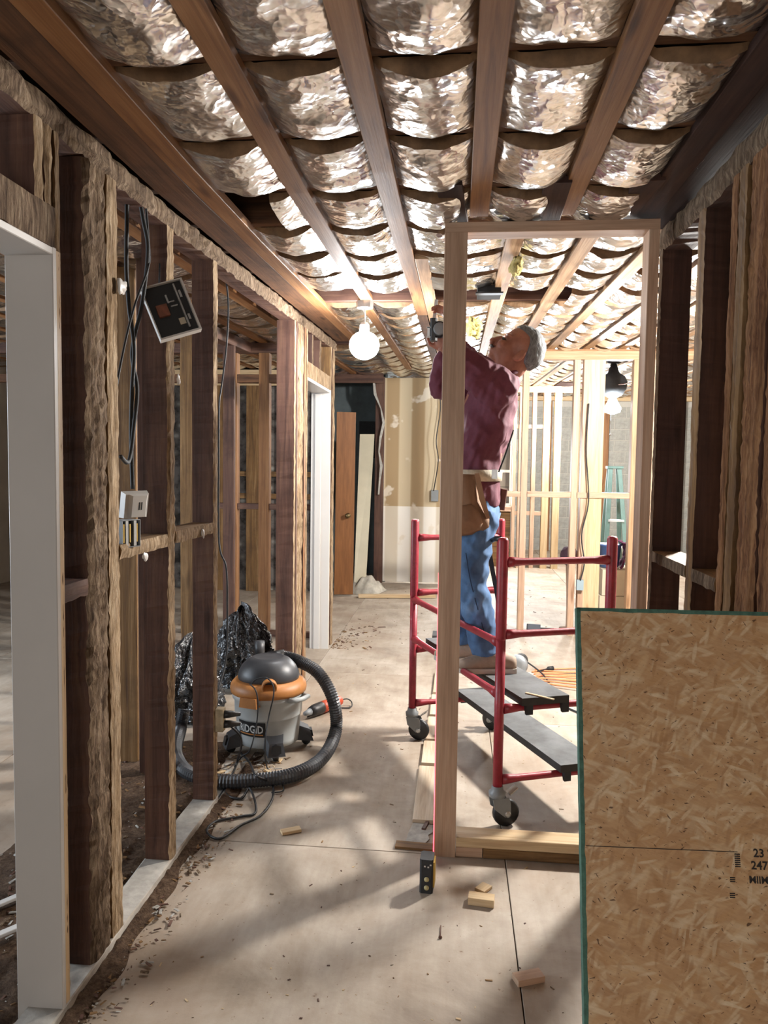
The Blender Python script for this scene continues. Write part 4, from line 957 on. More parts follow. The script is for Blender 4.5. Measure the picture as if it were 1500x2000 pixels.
O = at(257, 1042, 2.235); ux = Vector((.35, .93, 0)).normalized(); uz = Vector((0, 0, 1)); un = Vector((.93, -.35, 0))
hw_, hh = .038, .043
b = MB(); b.add(ibox(-hw_, hw_, -hh, hh, -.045, -.042), BF)
for q in ((-hw_, -hw_ + .002, -hh, hh), (hw_ - .002, hw_, -hh, hh), (-hw_, hw_, -hh, -hh + .002), (-hw_, hw_, hh - .002, hh)): b.add(ibox(*q, -.042, 0), BF)
b.build('metal_box', M['grey'], WBX); MB().add(ibox(-hw_ + .003, hw_ - .003, -hh + .003, hh - .003, -.041, -.02), BF).build('receptacle_body', M['black'], WBX)
for x_ in (-.022, .012): MB().add(ibox(x_, x_ + .011, -.04, .04, -.02, -.002), BF).build('yoke', M['steel'], WBX)
for x_ in (-.030, -.004, .026): MB().add(ibox(x_, x_ + .005, -.028, .03, -.02, -.004), BF).build('contact_strip', plain('brass', '#b79a55', .4, .6), WBX)
# plaster lumps stuck on the wall
for i, (px, py, Y, r) in enumerate(((280, 1085, 2.28, .018), (388, 1042, 2.9, .018), (236, 560, 2.17, .024), (346, 742, 2.6, .018))):
    p = at(px, py, Y); p.x = max(p.x, -1.018) + .004
    b = MB(); b.ball(p, (r * .28, r * .8, r), 14, 9)
    b.v = [p + (v - p) * (1 + .9 * nz(v.x, v.y, v.z, 70, i)) for v in b.v]
    b.build('plaster_lump', M['white'], WL)

# ---------------------------------------------------------------- dirt, debris
DT = MB()
def dirtz(x, y):
    e1 = min(1, max(0, (-1.118 - x) / .05)) * min(1, max(0, (x + 1.74) / .2)); e2 = min(1, max(0, (y - 1.2) / .3)) * min(1, max(0, (3.9 - y) / .5))
    return -.004 + e1 * e2 * (.022 + .016 * nz(x, y, 0, 4) + .010 * nz(x, y, 1, 13) + .006 * nz(x, y, 2, 40))
DT.grid(lambda u, v: Vector((-1.75 + .635 * u, 1.2 + 2.7 * v, dirtz(-1.75 + .635 * u, 1.2 + 2.7 * v))), 60, 180)
tag(DT.build('loose_dirt', M['dirt'], recalc=False), 'loose brown dirt and plaster crumbs inside the left stud wall', 'dirt', None, 'stuff')
DT = MB()
DT.grid(lambda u, v: Vector((-1.0185 + (.05 + .045 * nz(0, v * 2.4, 5, 5)) * u, 1.3 + 2.4 * v, .001 + max(0, (1 - u)) ** .8 * (.018 + .012 * nz(u * .1, v * 2.4, 0, 30)) * (1 if v < .74 else max(0, (1 - v) / .26)))), 8, 220)
tag(DT.build('dirt_ridge', M['dirt'], recalc=False), 'thin ridge of swept dirt along the grey bottom plate', 'dirt', None, 'stuff')
def chips(name, n, fn, smin, smax, mats, label, zf=None):
    b = MB(); rnd = random.Random(n * 3 + 1)
    for i in range(n):
        x, y = fn(rnd); s_ = smin + (smax - smin) * rnd.random() ** 3; a = rnd.random() * PI; l = s_ * (1 + 3 * rnd.random()); h = s_ * .35
        d_ = Vector((math.cos(a), math.sin(a), 0)); q = Vector((-d_.y, d_.x, 0)); z = (zf(x, y) if zf else 0) + .0005; c_ = Vector((x, y, z))
        V = [c_ - d_*l/2 - q*s_/2, c_ + d_*l/2 - q*s_*.3, c_ + d_*l*.4 + q*s_/2, c_ - d_*l/2 + q*s_*.4]; V += [v_ + UZ * h * (.6 + .4 * rnd.random()) - (v_ - c_) * .15 for v_ in V]
        b.add(V, [(3,2,1,0), (4,5,6,7), (0,1,5,4), (1,2,6,5), (2,3,7,6), (3,0,4,7)], rnd.randrange(len(mats)))
    return tag(b.build(name, [M[m] for m in mats], recalc=False), label, 'debris', None, 'stuff')
chips('plaster_crumbs', 900, lambda r: (-1.72 + .60 * r.random(), 1.3 + 2.4 * r.random()), .003, .016, ['concrete', 'rough', 'studg', 'stud'], 'scattered plaster crumbs and wood chips between the left studs', dirtz)
chips('wood_chips', 420, lambda r: (-1.0 + .10 * r.random() ** 2 + .02, 1.35 + 1.75 * r.random()), .003, .012, ['concrete', 'rough', 'studg', 'stud'], 'crumbs and splinters swept against the left bottom plate', lambda x, y: .006)
chips('floor_litter', 620, lambda r: (-.95 + 1.75 * r.random(), 1.75 + 5.5 * r.random() ** 1.6), .0015, .007, ['stud', 'studg', 'new', 'rough'], 'fine sawdust specks and splinters over the hall floor')
chips('far_litter', 260, lambda r: (-1.0 + 2.6 * r.random(), 6 + 3.2 * r.random()), .004, .014, ['stud', 'rough', 'new', 'studg'], 'chips and shavings on the far end of the floor')
chips('jamb_litter', 140, lambda r: (-1.0 + .35 * r.random() ** 2, 5.9 + .9 * r.random()), .005, .02, ['stud', 'rough', 'studg'], 'broken bits heaped at the foot of the white door frame')
chips('cord_litter', 150, lambda r: (-1.12 + .3 * r.random(), 3.35 + .3 * r.random()), .006, .022, ['new', 'rough', 'studg', 'concrete'], 'pale crumbled pieces under the cords beside the vacuum')
def block(name, px, py, l, w_, h, rot, mat, label, cat='wood block', z=0.0005, pitch=0.0):
    p = atz(px, py, z); R = Matrix.Rotation(rot, 3, 'Z') @ Matrix.Rotation(pitch, 3, 'Y')
    b = MB(); d_ = R @ Vector((1, 0, 0)); s_ = R @ Vector((0, 1, 0)); n_ = R @ UZ
    b.board(p - d_ * l / 2 + n_ * h / 2, p + d_ * l / 2 + n_ * h / 2, w_, h, s_, .0015)
    return tag(b.build(name, M[mat]), label, cat)
block('wood_offcut', 940, 1764, .088, .045, .026, -.12, 'new', 'pale pine offcut with a second chip resting at its back')
block('wood_offcut', 944, 1738, .050, .040, .012, .95, 'new', 'small thin pine offcut lying behind the larger pale block')
block('wood_offcut', 1032, 1915, .085, .042, .019, .38, 'newp', 'small pine block in shadow near the strand board sheet')
block('wood_offcut', 568, 1625, .080, .036, .012, .5, 'new', 'thin pale offcut lying alone in the middle of the hall floor')
NL = thing('nail', atz(860, 1832, 0), 'bent dark nail lying on the foreground floor', 'nail')
a0, a1 = atz(861, 1808, .004), atz(860, 1830, .004); MB().tube([a0, a1], .0022, 6).build('shank', M['stud'], NL); MB().tube([a1, a1 + (a1 - a0).normalized() * .003], .006, 8).build('head', M['stud'], NL)
# old sole plate remnants left of the post, and the bare concrete slot
SP = thing('sole_boards', (-.11, 3.8, 0), 'short boards laid end to end along the old wall line', 'boards')
M['pboard'] = wood('pale_dusty_board', '#bda58a', '#d2bfa6', '#dfd0ba', 22, .3, .7, .15)
for y0, y1, x0, x1, h in ((3.035, 3.60, -.158, -.052, .016), (3.63, 3.93, -.150, -.05, .020), (3.96, 4.32, -.142, -.045, .020), (4.36, 4.75, -.135, -.04, .020), (4.80, 5.3, -.13, -.03, .020)):
    MB().board(((x0 + x1) / 2, y0, h / 2 + .0005), ((x0 + x1) / 2, y1, h / 2 + .0005), x1 - x0, h, (1, 0, 0), .002).build('board', M['pboard'], SP)
CP = MB(); rnd = random.Random(5)
ol = [(-.175, 2.87), (-.145, 2.855), (-.10, 2.86), (-.082, 2.90), (-.088, 2.935), (-.07, 2.96), (-.072, 3.02), (-.155, 3.03), (-.168, 2.95)]
CP.prism([Vector((x, y, .0006)) for x, y in ol], (0, 0, .004)); tag(CP.build('concrete_patch', M['concrete']), 'rough grey patch of bare concrete beside the pine post', 'patch')
block('scrap_strip', 812, 1655, .16, .05, .010, -.05, 'studg', 'brown strip of wood lying across the floor left of the post foot', 'wood strip')
block('scrap_strip', 833, 1612, .10, .016, .012, 1.35, 'stud', 'dark splintered strip wedged beside the bare concrete patch', 'wood strip')

# ---------------------------------------------------------------- laser level with its beam line on the post
LS = thing('laser_level', atz(833, 1742, 0), 'small black laser level on the floor in front of the post', 'laser level')
lp = atz(833, 1742, 0); R = Matrix.Rotation(-.06, 3, 'Z')
MB().board(lp + Vector((0, .02, 0)), lp + Vector((0, .02, .122)), .047, .062, R @ Vector((1, 0, 0)), .006).build('housing', M['blackm'], LS)
MB().board(lp + Vector((.0245, .02, .02)), lp + Vector((.0245, .02, .11)), .008, .05, R @ Vector((1, 0, 0)), .002).build('side_grip', plain('yellow_grip', '#a8852f', .6), LS)
for z in (.022, .052): MB().lathe([(.0, 0), (.009, 0), (.009, .002), (.0, .0022)], lp + Vector((0, -.0115, z)), 14, R=Matrix(((1, 0, 0), (0, 0, -1), (0, 1, 0)))).build('contact_disc', plain('pale_disc', '#b5aa7c', .5), LS)
b = MB()
for sx_, sz in ((-.010, .096), (.002, .094), (.010, .102)): b.box((lp.x + sx_, lp.y - .0125, sz), (lp.x + sx_ + .006, lp.y - .011, sz + .005))
b.build('white_marks', M['white'], LS)
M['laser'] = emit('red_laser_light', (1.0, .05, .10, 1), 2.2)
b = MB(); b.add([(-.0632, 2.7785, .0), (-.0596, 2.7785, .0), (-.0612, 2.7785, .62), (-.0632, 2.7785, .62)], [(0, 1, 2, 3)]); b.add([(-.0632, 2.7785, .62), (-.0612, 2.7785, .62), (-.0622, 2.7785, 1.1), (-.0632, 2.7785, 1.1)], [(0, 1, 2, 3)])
b.build('beam_line', M['laser'], LS, recalc=False)  # glowing strip stands in for the laser light falling on the post

# ---------------------------------------------------------------- far hall: door leaf, leaning board, crumpled paper
M['doorb'] = wood('orange_brown_door', '#7d5130', '#94623a', '#a06c42', 12, .15, .45, .05)
DL = thing('door_leaf', (-1.26, 8.32, 0), 'orange brown slab door leaning at the end of the hall', 'door')
MB().board((-1.27, 8.36, .02), (-1.25, 8.30, 2.09), .215, .038, (1, .18, 0), .003).build('door_slab', M['doorb'], DL)
kp = at(680, 1007, 8.27); o = MB().lathe([(.028, 0), (.028, .006), (.012, .012), (.012, .03), (.026, .036), (.028, .05), (.016, .06)], kp, 16, R=Matrix(((1, 0, 0), (0, 0, -1), (0, 1, 0)))).build('door_knob', plain('dark_brass', '#6b5a3c', .35, .8), DL)
LB = MB(); LB.add([at(691, 1150, 8.6), at(714, 1140, 8.62), at(731, 848, 9.35), at(703, 848, 9.33)] + [p + Vector((0, .03, 0)) for p in (at(691, 1150, 8.6), at(714, 1140, 8.62), at(731, 848, 9.35), at(703, 848, 9.33))], BF)
tag(LB.build('leaning_board', plain('cream_board', '#cfc6ad', .6, 0, 3, .1)), 'tall cream board leaning in the dark recess beside the brown door', 'board')
CR = MB(); pc = atz(705, 1158, 0)
CR.grid(lambda u, v: pc + Vector((-.16 + .36 * u + .1 * v, -.1 + .35 * v, .004 + (.16 * math.sin(PI * u) * math.sin(PI * min(1, v * 1.1)) + .12 * abs(nz(u * 3, v * 3, 0, 1.3)) * (1 if 0 < u < 1 and 0 < v < 1 else 0)))), 16, 14)
tag(CR.build('crumpled_paper', plain('grey_paper', '#a59f93', .8, 0, 12, .3), recalc=False), 'crumpled grey paper heap under the leaning cream board', 'paper')
MB().board(atz(700, 1164, .02), atz(850, 1164, .02), .09, .035, (0, 1, 0), .003).build('loose_lumber', M['new']); tag(bpy.data.objects['loose_lumber'], 'length of pale lumber lying at the foot of the far wallboard', 'lumber')
# small wall box and wires on the far wallboard behind the post
SB = thing('wall_outlet', at(848, 978, 9.35), 'small grey outlet box with a loose wire on the far wallboard', 'outlet')
p = at(850, 968, 9.36); MB().box((p.x - .05, 9.33, p.z - .07), (p.x + .04, 9.398, p.z + .07)).build('box', M['grey'], SB)
MB().tube(smooth_path([p + Vector((-.02, -.04, .06)), at(856, 900, 9.3), at(852, 860, 9.3), at(860, 800, 9.3), at(858, 760, 9.3)], 6), .007, 6).build('wire', M['black'], SB)
# tool tote left of the post
TT = thing('tool_tote', atz(858, 1270, 0), 'black tool tote with a blue coil on top beside the scaffold', 'tool tote')
p = atz(858, 1276, 0)
MB().board(p + Vector((-.06, .1, .07)), p + Vector((.16, .1, .07)), .14, .2, UZ, .008).build('body', M['black'], TT)
b = MB(); b.tube([p + Vector((.05 + .055 * math.cos(a_ * .5), .1 + .055 * math.sin(a_ * .5), .15 + .002 * a_)) for a_ in range(26)], .008, 6); b.build('blue_coil', plain('blue_rope', '#3d6aa0', .6), TT)
for dx in (-.03, .03, .09): MB().box((p.x + dx, p.y - .004, .07), (p.x + dx + .025, p.y - .0005, .11)).build('pocket', M['grey'], TT)
# ceiling junction box seen through the frame
JB = thing('fan_housing', at(955, 612, 4.0), 'black metal housing fixed between the ceiling straps above the man', 'vent')
p0, p1 = at(932, 592, 4.05), at(978, 592, 4.05)
MB().board(Vector((p0.x, 4.10, zc(4.05) - .012)), Vector((p1.x, 4.10, zc(4.05) - .012)), .05, .13, UZ, .004).build('housing', M['blackm'], JB)
MB().board(Vector((p0.x - .01, 4.02, zc(4.05) - .035)), Vector((p1.x + .01, 4.02, zc(4.05) - .035)), .008, .05, UZ, .002).build('flange', M['black'], JB)
# torn yellow insulation hanging from the ceiling
def wool(px, py, Y, rx, ry, rz, seed, label):
    c_ = at(px, py, Y); b = MB(); b.ball((0, 0, 0), 1.0, 28, 18)
    b.v = [c_ + Vector((v.x * rx, v.y * ry, v.z * rz)) * (1 + .45 * nz(v.x, v.y, v.z, 1.7, seed) + .22 * nz(v.x, v.y, v.z, 5, seed) + .12 * nz(v.x, v.y, v.z, 13, seed)) for v in b.v]
    b.build('insulation_tuft', M['fluff'], ceiling)
wool(548, 425, 3.22, .085, .07, .035, 1, 'torn yellow insulation wool hanging beside the second ceiling strap')
wool(612, 482, 3.62, .035, .05, .05, 3, 'small pale yellow insulation tuft hanging left of the second strap')
wool(440, 300, 2.62, .05, .06, .03, 5, 'grey yellow insulation wool showing in the torn ceiling hole')
wool(925, 640, 4.6, .05, .08, .06, 8, 'ragged yellow insulation wool beside the strap above the man')
wool(1008, 520, 3.4, .03, .10, .03, 11, 'yellow insulation edge drooping between straps behind the new header')

# ---------------------------------------------------------------- right room things
LD = thing('step_ladder', (1.95, 8.9, 0), 'green step ladder standing open in the right room', 'ladder')
M['lgreen'] = plain('ladder_green', '#6a857b', .5, 0, 8, .15)
top = at(1200, 915, 8.9); 
for px, dy in ((1172, -.25), (1222, -.25), (1180, .35), (1226, .35)):
    f_ = atz(px, 1125, 0); f_ = Vector((at(px, 1100, 8.9).x, 8.9 + dy, 0)); tp = Vector((top.x + (.05 if px > 1200 else -.05), 8.9 + dy * .12, top.z))
    MB().board(f_, tp, .05, .03, (1, 0, 0), .003).build('ladder_rail', M['lgreen'], LD)
for k in range(1, 5):
    f = k / 5; x0 = at(1172, 1100, 8.9).x * (1 - f) + (top.x - .05) * f; x1 = at(1222, 1100, 8.9).x * (1 - f) + (top.x + .05) * f; yy = 8.9 - .25 * (1 - f) - .03 * f
    MB().board((x0, yy, top.z * f), (x1, yy, top.z * f), .09, .025, (0, 1, 0), .003).build('ladder_step', M['white'], LD)
MB().board((top.x - .09, 8.9, top.z + .012), (top.x + .09, 8.9, top.z + .012), .12, .03, (0, 1, 0), .003).build('ladder_top', M['lgreen'], LD)
PCK = thing('sawhorse_stack', (1.42, 7.2, 0), 'stack of pale boxes behind the new partition studs', 'boxes')
M['card'] = plain('pale_carton', '#cbbfa8', .8, 0, 4, .08)
p = at(1178, 1180, 7.3)
for z0, z1, dx in ((0, .30, 0), (.304, .55, .02)): MB().board((1.36 + dx, 7.3, (z0 + z1) / 2), (1.76 + dx, 7.3, (z0 + z1) / 2), z1 - z0, .4, UZ, .004).build('carton', M['card'], PCK)
BC = thing('blue_tub', (1.48, 7.28, .555), 'blue tub with a maroon cloth draped over its rim on the boxes', 'tub')
MB().lathe([(.085, .556), (.09, .56), (.11, .76), (.12, .765), (.118, .78), (.10, .775)], (1.47, 7.28, 0), 24).build('tub', plain('blue_plastic', '#3f5a8c', .5), BC)
b = MB(); b.grid(lambda u, v: Vector((1.55 + .10 * math.sin(v * 3) * .6 + .03 * nz(u * 3, v * 3, 0, 2) + .02 * u, 7.16 + .24 * u, .80 - .24 * max(0, v - .2) ** 1.2 * 1.3 + .02 * nz(u * 4, v * 4, 3, 1.5))), 14, 16)
M['maroon'] = plain('maroon_cloth', '#6d3050', .9, 0, 20, .15)
b.build('draped_cloth', M['maroon'], BC, recalc=False)
JK = thing('cloth_bundle', at(1105, 1100, 6.6), 'dark purple cloth bundle on a stand behind the partition stud', 'cloth')
p = at(1112, 1085, 6.95); b = MB(); b.ball((0, 0, 0), 1, 24, 14); b.v = [p + Vector((v.x * .085, v.y * .085, v.z * .09)) * (1 + .2 * nz(v.x, v.y, v.z, 2.2, 4)) for v in b.v]
b.build('bundle', plain('dull_purple_cloth', '#57424f', .9, 0, 20, .2), JK)
MB().tube([p - UZ * .08, Vector((p.x + .01, p.y, .12)), Vector((p.x, p.y, .02))], [.03, .018, .018], 8).build('stand', M['newp'], JK)
MB().lathe([(.08, .0), (.075, .02), (.02, .03)], (p.x, p.y, 0), 16).build('stand_base', M['studg'], JK)
EB = thing('junction_box', at(1133, 1152, 6.66), 'blue grey junction box on the partition stud with a wire', 'outlet')
p = at(1133, 1143, 6.66); MB().box((p.x - .03, 6.655, p.z - .045), (p.x + .03, 6.704, p.z + .045)).build('box', plain('blue_grey_box', '#8ea0a8', .5), EB)
MB().tube(smooth_path([p + UZ * .04, p + Vector((.03, 0, .2)), p + Vector((.0, 0, .45)), p + Vector((.05, 0, .75)), p + Vector((.02, .02, 1.2)), p + Vector((.03, .02, 1.6))], 8), .006, 6).build('wire', M['blackm'], EB)
CS = thing('circular_saw', atz(1012, 1315, 0), 'silver and dark circular saw on the floor behind the scaffold plank', 'power tool')
p = atz(1015, 1322, 0)
MB().board(p + Vector((-.16, .1, .008)), p + Vector((.14, 0, .008)), .13, .006, (.3, 1, 0), .002).build('base_shoe', M['steel'], CS)
Rw = Matrix(((.95, .0, .3), (-.3, 0, .95), (0, 1, 0)))
MB().lathe([(.03, -.025), (.068, -.022), (.072, .008), (.03, .012)], p + Vector((-.01, .05, .075)), 26, R=Rw).build('blade_guard', plain('silver_paint', '#9aa0a4', .45, .4), CS)
MB().lathe([(.015, .014), (.05, .016), (.05, .11), (.04, .12)], p + Vector((-.01, .05, .085)), 16, R=Rw).build('motor', M['blackm'], CS)
MB().tube(smooth_path([p + Vector((-.09, .08, .13)), p + Vector((-.15, .11, .19)), p + Vector((-.19, .13, .12)), p + Vector((-.15, .12, .06))], 5), .016, 8).build('handle', M['blackm'], CS)
MB().tube(smooth_path([p + Vector((.05, .05, .1)), atz(1055, 1312, .04), atz(1070, 1330, Z), atz(1082, 1350, Z), atz(1085, 1370, Z), atz(1130, 1392, Z)], 8), .006, 6).build('cord', M['blackm'], CS)
M['ocord'] = plain('orange_cord', '#d98a5a', .5)
rnd = random.Random(3)
OC = [atz(1045, 1308, Z)]
for k in range(6): OC += [atz(1140, 1305 + k * 8, Z + .003 * k), atz(1160, 1308 + k * 8, Z + .003 * k), atz(1120, 1312 + k * 6, Z + .003 * k), atz(1052 + k * 3, 1310 + k * 5, Z + .003 * k), atz(1048 + k * 3, 1314 + k * 5, Z + .003 * k)]
tag(MB().tube(smooth_path(OC, 8), .0055, 6).build('extension_cord', M['ocord']), 'orange extension cord piled on the floor behind the sheet', 'cord')
XP = thing('plug_end', atz(1070, 1307, 0), 'black plug end of a cord lying by the orange cord', 'plug'); MB().tube([atz(1050, 1311, .012), atz(1068, 1307, .015), atz(1071, 1306, .02), atz(1080, 1305, .02)], [.006, .007, .017, .017], 8).build('plug', M['blackm'], XP)
DP = thing('dust_brush', atz(1042, 1232, 0), 'small dark brush lying on the bright floor beyond the scaffold', 'brush'); p = atz(1040, 1232, 0)
MB().board(p + Vector((-.05, 0, .03)), p + Vector((.07, .02, .02)), .07, .03, (0, .3, 1), .004).build('brush_head', plain('slate_plastic', '#3d4450', .6), DP); MB().tube([p + Vector((.05, .02, .02)), p + Vector((.2, .05, .012))], .01, 8).build('handle', M['blackm'], DP)
SLV = MB(); SLV.board(atz(1027, 1353, .552), atz(1082, 1366, .551), .012, .004, (0, 1, 0), .001); tag(SLV.build('wood_sliver', M['new']), 'thin pale wood sliver lying on the upper scaffold plank', 'sliver')
# loose white trim in the left room
for i, (ax, ay, bx_, by) in enumerate(((2, 1765, 60, 1740), (2, 1825, 60, 1800))):
    a_, b_ = atz(ax - 60, ay + 25, .02 + .01 * i), atz(bx_, by, .05 + .01 * i)
    tag(MB().board(a_, b_, .035, .010, (0, 1, 0), .002).build('trim_strip', M['white']), ('upper white trim strip on the floor beyond the near door jamb', 'lower white trim strip on the floor beyond the near door jamb')[i], 'trim strip')
# ================================================================ THE MAN ON THE SCAFFOLD
def remesh(b, voxel, smooth_it=3, disp=None):
    me = bpy.data.meshes.new('tmp'); me.from_pydata(b.v, [], b.f); me.update()
    bm = bmesh.new(); bm.from_mesh(me); bmesh.ops.recalc_face_normals(bm, faces=bm.faces); bm.to_mesh(me); bm.free()
    o = bpy.data.objects.new('tmp', me); C.objects.link(o); md = o.modifiers.new('r', 'REMESH'); md.mode = 'VOXEL'; md.voxel_size = voxel
    dg = bpy.context.evaluated_depsgraph_get(); dg.update(); m2 = bpy.data.meshes.new_from_object(o.evaluated_get(dg))
    C.objects.unlink(o); bpy.data.objects.remove(o); bpy.data.meshes.remove(me)
    bm = bmesh.new(); bm.from_mesh(m2)
    for _ in range(smooth_it): bmesh.ops.smooth_vert(bm, verts=bm.verts, factor=.5, use_axis_x=True, use_axis_y=True, use_axis_z=True)
    bm.normal_update()
    if disp:
        mv = [(v, v.normal.copy(), disp(v.co)) for v in bm.verts]
        for v, n_, d_ in mv: v.co += n_ * d_
    bm.normal_update(); out = MB(); out.v = [v.co.copy() for v in bm.verts]; bm.verts.index_update()
    for f in bm.faces: out.f.append([v.index for v in f.verts]); out.m.append(0); out.sm.append(True); out.uv.append([(v.co.x * 2 + v.co.y, v.co.z) for v in f.verts])
    bm.free(); bpy.data.meshes.remove(m2)
    return out
YL, YR = 3.36, 3.66                                   # left side (towards the viewer), right side
PLK = .549
footL = at(958, 1308, 3.42); footL.z = PLK
MAN = thing('person', Vector((footL.x, 3.5, PLK)), 'man in a maroon shirt and jeans on the scaffold reaching up to the post', 'person')
def bl(b, P, R_, n=16): b.tube(P, R_, n); b.ball(P[0], R_[0], n, 10); b.ball(P[-1], R_[-1], n, 10)
hipL, kneeL, ankL = at(931, 1008, YL + .07), at(921, 1140, YL + .03), at(950, 1268, YL + .06)
hipR, kneeR, ankR = at(925, 1005, YR - .07), at(888, 1135, YR - .04), at(909, 1247, YR - .03)
pel = at(927, 985, 3.51); wai = at(930, 915, 3.51); che = at(951, 800, 3.51); shc = at(968, 748, 3.51); nk = at(984, 726, 3.51)
shL, elL, wrL = at(958, 752, YL - .02), at(903, 705, YL - .02), at(881, 650, 3.40)
shR, elR, wrR = at(945, 748, YR + .02), at(857, 762, 3.62), at(868, 688, 3.56)
HC = at(1008, 688, 3.51); HF = Vector((-.75, -.10, .62)).normalized(); HU = Vector((.62, .02, .78)); HU = (HU - HU.dot(HF) * HF).normalized(); HS = HF.cross(HU).normalized()
def hp(f, u, s_): return HC + HF * f + HU * u + HS * s_
HR = Matrix((HF, HS, HU)).transposed()
if HR.determinant() < 0: HR = Matrix((HF, -HS, HU)).transposed()
# continuous body: head, neck, trunk, arms with hands, legs
b = MB()
b.ball(hp(-.012, .035, 0), (.098, .076, .092), 24, 16, R=HR)                     # cranium
b.ball(hp(.030, -.035, 0), (.070, .063, .085), 20, 14, R=HR)                     # face
b.ball(hp(.060, -.092, 0), (.034, .040, .030), 14, 10, R=HR)                     # chin
b.ball(hp(.018, -.075, 0), (.055, .056, .045), 16, 10, R=HR)                     # jaw
b.tube([hp(.092, .012, 0), hp(.110, -.016, 0), hp(.122, -.034, 0)], [.009, .012, .013], 10); b.ball(hp(.117, -.036, 0), (.015, .018, .013), 10, 8, R=HR)
for s_ in (-1, 1):
    b.ball(hp(.072, .030, s_ * .030), (.022, .028, .011), 10, 8, R=HR)           # brow
    b.ball(hp(.074, -.020, s_ * .036), (.024, .024, .022), 10, 8, R=HR)          # cheek
    b.ball(hp(-.018, -.016, s_ * .088), (.020, .010, .034), 12, 8, R=HR); b.ball(hp(-.008, -.040, s_ * .086), (.012, .009, .013), 8, 6, R=HR); b.ball(hp(-.026, -.012, s_ * .100), (.009, .006, .030), 10, 8, R=HR)   # ear
b.ball(hp(.093, -.064, 0), (.014, .026, .008), 10, 8, R=HR); b.ball(hp(.090, -.076, 0), (.013, .022, .008), 10, 8, R=HR)   # lips
bl(b, [hp(-.035, -.05, 0), nk + (hp(-.03, -.09, 0) - nk) * .4, nk + Vector((-.01, 0, -.05))], [.058, .058, .066])
for P, R_ in (([nk, shc, che, wai, pel], [.06, .10, .115, .105, .115]), ([shL, elL, wrL], [.05, .040, .028]), ([shR, elR, wrR], [.05, .040, .028]), ([hipL, kneeL, ankL], [.075, .055, .038]), ([hipR, kneeR, ankR], [.075, .055, .038]), ([shL, shc, shR], [.055, .08, .055]), ([hipL, pel, hipR], [.08, .1, .08])): bl(b, P, R_, 14)
def hand(b, w_, d_, palm_n, side):
    """palm along d_, fingers curling towards palm_n; side = direction of the thumb"""
    d_ = d_.normalized(); side = (side - side.dot(d_) * d_).normalized(); pn = d_.cross(side).normalized(); pn = pn if pn.dot(palm_n) > 0 else -pn
    R = Matrix((d_, side, pn)).transposed()
    if R.determinant() < 0: R = Matrix((d_, -side, pn)).transposed()
    b.ball(w_ + d_ * .045, (.050, .040, .016), 14, 10, R=R)
    for k, (o_, L) in enumerate(((.030, .072), (.010, .080), (-.010, .075), (-.028, .060))):
        p0 = w_ + d_ * .078 + side * o_; p1 = p0 + d_ * L * .42 + pn * .010; p2 = p1 + d_ * L * .22 + pn * L * .30; p3 = p2 - d_ * L * .04 + pn * L * .28
        b.tube([p0 - d_ * .03, p0, p1, p2, p3], [.009, .0095, .009, .008, .007], 8); b.ball(p3, .0072, 8, 6); b.ball(p1, .0092, 8, 6); b.ball(p2, .0082, 8, 6)
    p0 = w_ + d_ * .03 + side * .030; p1 = p0 + side * .028 + d_ * .024 + pn * .008; p2 = p1 + d_ * .028 + pn * .016
    b.tube([p0, p1, p2], [.012, .010, .008], 8); b.ball(p2, .008, 8, 6)
hand(b, wrR, Vector((-.25, -.1, 1)), Vector((-.3, -1, 0)), Vector((-1, .2, -.2)))
hand(b, wrL, Vector((-.3, 0, 1)), Vector((-1, .3, 0)), Vector((.2, -1, 0)))
body = remesh(b, .0048, 2)
t = NT('skin'); ob = t.node('ShaderNodeTexCoord').outputs['Object']; n = t.noise(ob, 22, 4, .6)
M['skin'] = t.done(t.ramp(n, [(.3, rgb('#8a5a48')), (.7, rgb('#a87460'))]), .5, 0, .4); t.b.inputs['Subsurface Weight'].default_value = .05
body.build('body', M['skin'], MAN)
M['eye'] = plain('dark_eye', '#2a1d18', .3)
for s_ in (-1, 1):
    MB().ball(hp(.084, .004, s_ * .031), (.010, .013, .007), 10, 8, R=HR).build('eye', M['eye'], MAN)
# hair: grey shell over top, sides and back of the head, with eyebrows and moustache
t = NT('grey_hair'); ob = t.node('ShaderNodeTexCoord').outputs['Object']; n = t.noise(t.mapping(ob, (1, 1, .4)), 70, 4, .7, 1.0); t.bump(n, .8, .01); M['hair'] = t.done(t.ramp(n, [(.3, rgb('#3c3d3e')), (.6, rgb('#7b7e80')), (.8, rgb('#a5a8aa'))]), .7)
V = []; F = []; nu, nv = 40, 22
for j in range(nv + 1):
    for i in range(nu):
        a = 2 * PI * i / nu; ca = math.cos(a)
        lim = (.95 if ca > .6 else 1.62 if ca > .1 else 2.12)                     # hairline: high at the brow, low at the nape
        lim = 1.0 + (2.3 - 1.0) * (1 / (1 + math.exp((ca + .16) * 8)))
        th = lim * j / nv; r = 1.07 + .05 * nz(math.cos(a) * 3, math.sin(a) * 3, th * 2, 1.6) + .02 * nz(math.cos(a) * 9, math.sin(a) * 9, th * 7, 1.3) - (.10 if j == nv else 0)
        V.append(hp(-.014 + .100 * r * math.sin(th) * ca, .034 + .095 * r * math.cos(th), .079 * r * math.sin(th) * math.sin(a)))
for j in range(nv):
    for i in range(nu): F.append((j*nu+i, j*nu+(i+1) % nu, (j+1)*nu+(i+1) % nu, (j+1)*nu+i))
MB().add(V, F, 0, True).build('hair', M['hair'], MAN)
MB().tube([hp(.098, -.054, -.03), hp(.108, -.050, 0), hp(.098, -.054, .03)], [.004, .007, .004], 8).build('moustache', plain('dark_moustache', '#3a2f2b', .8), MAN)
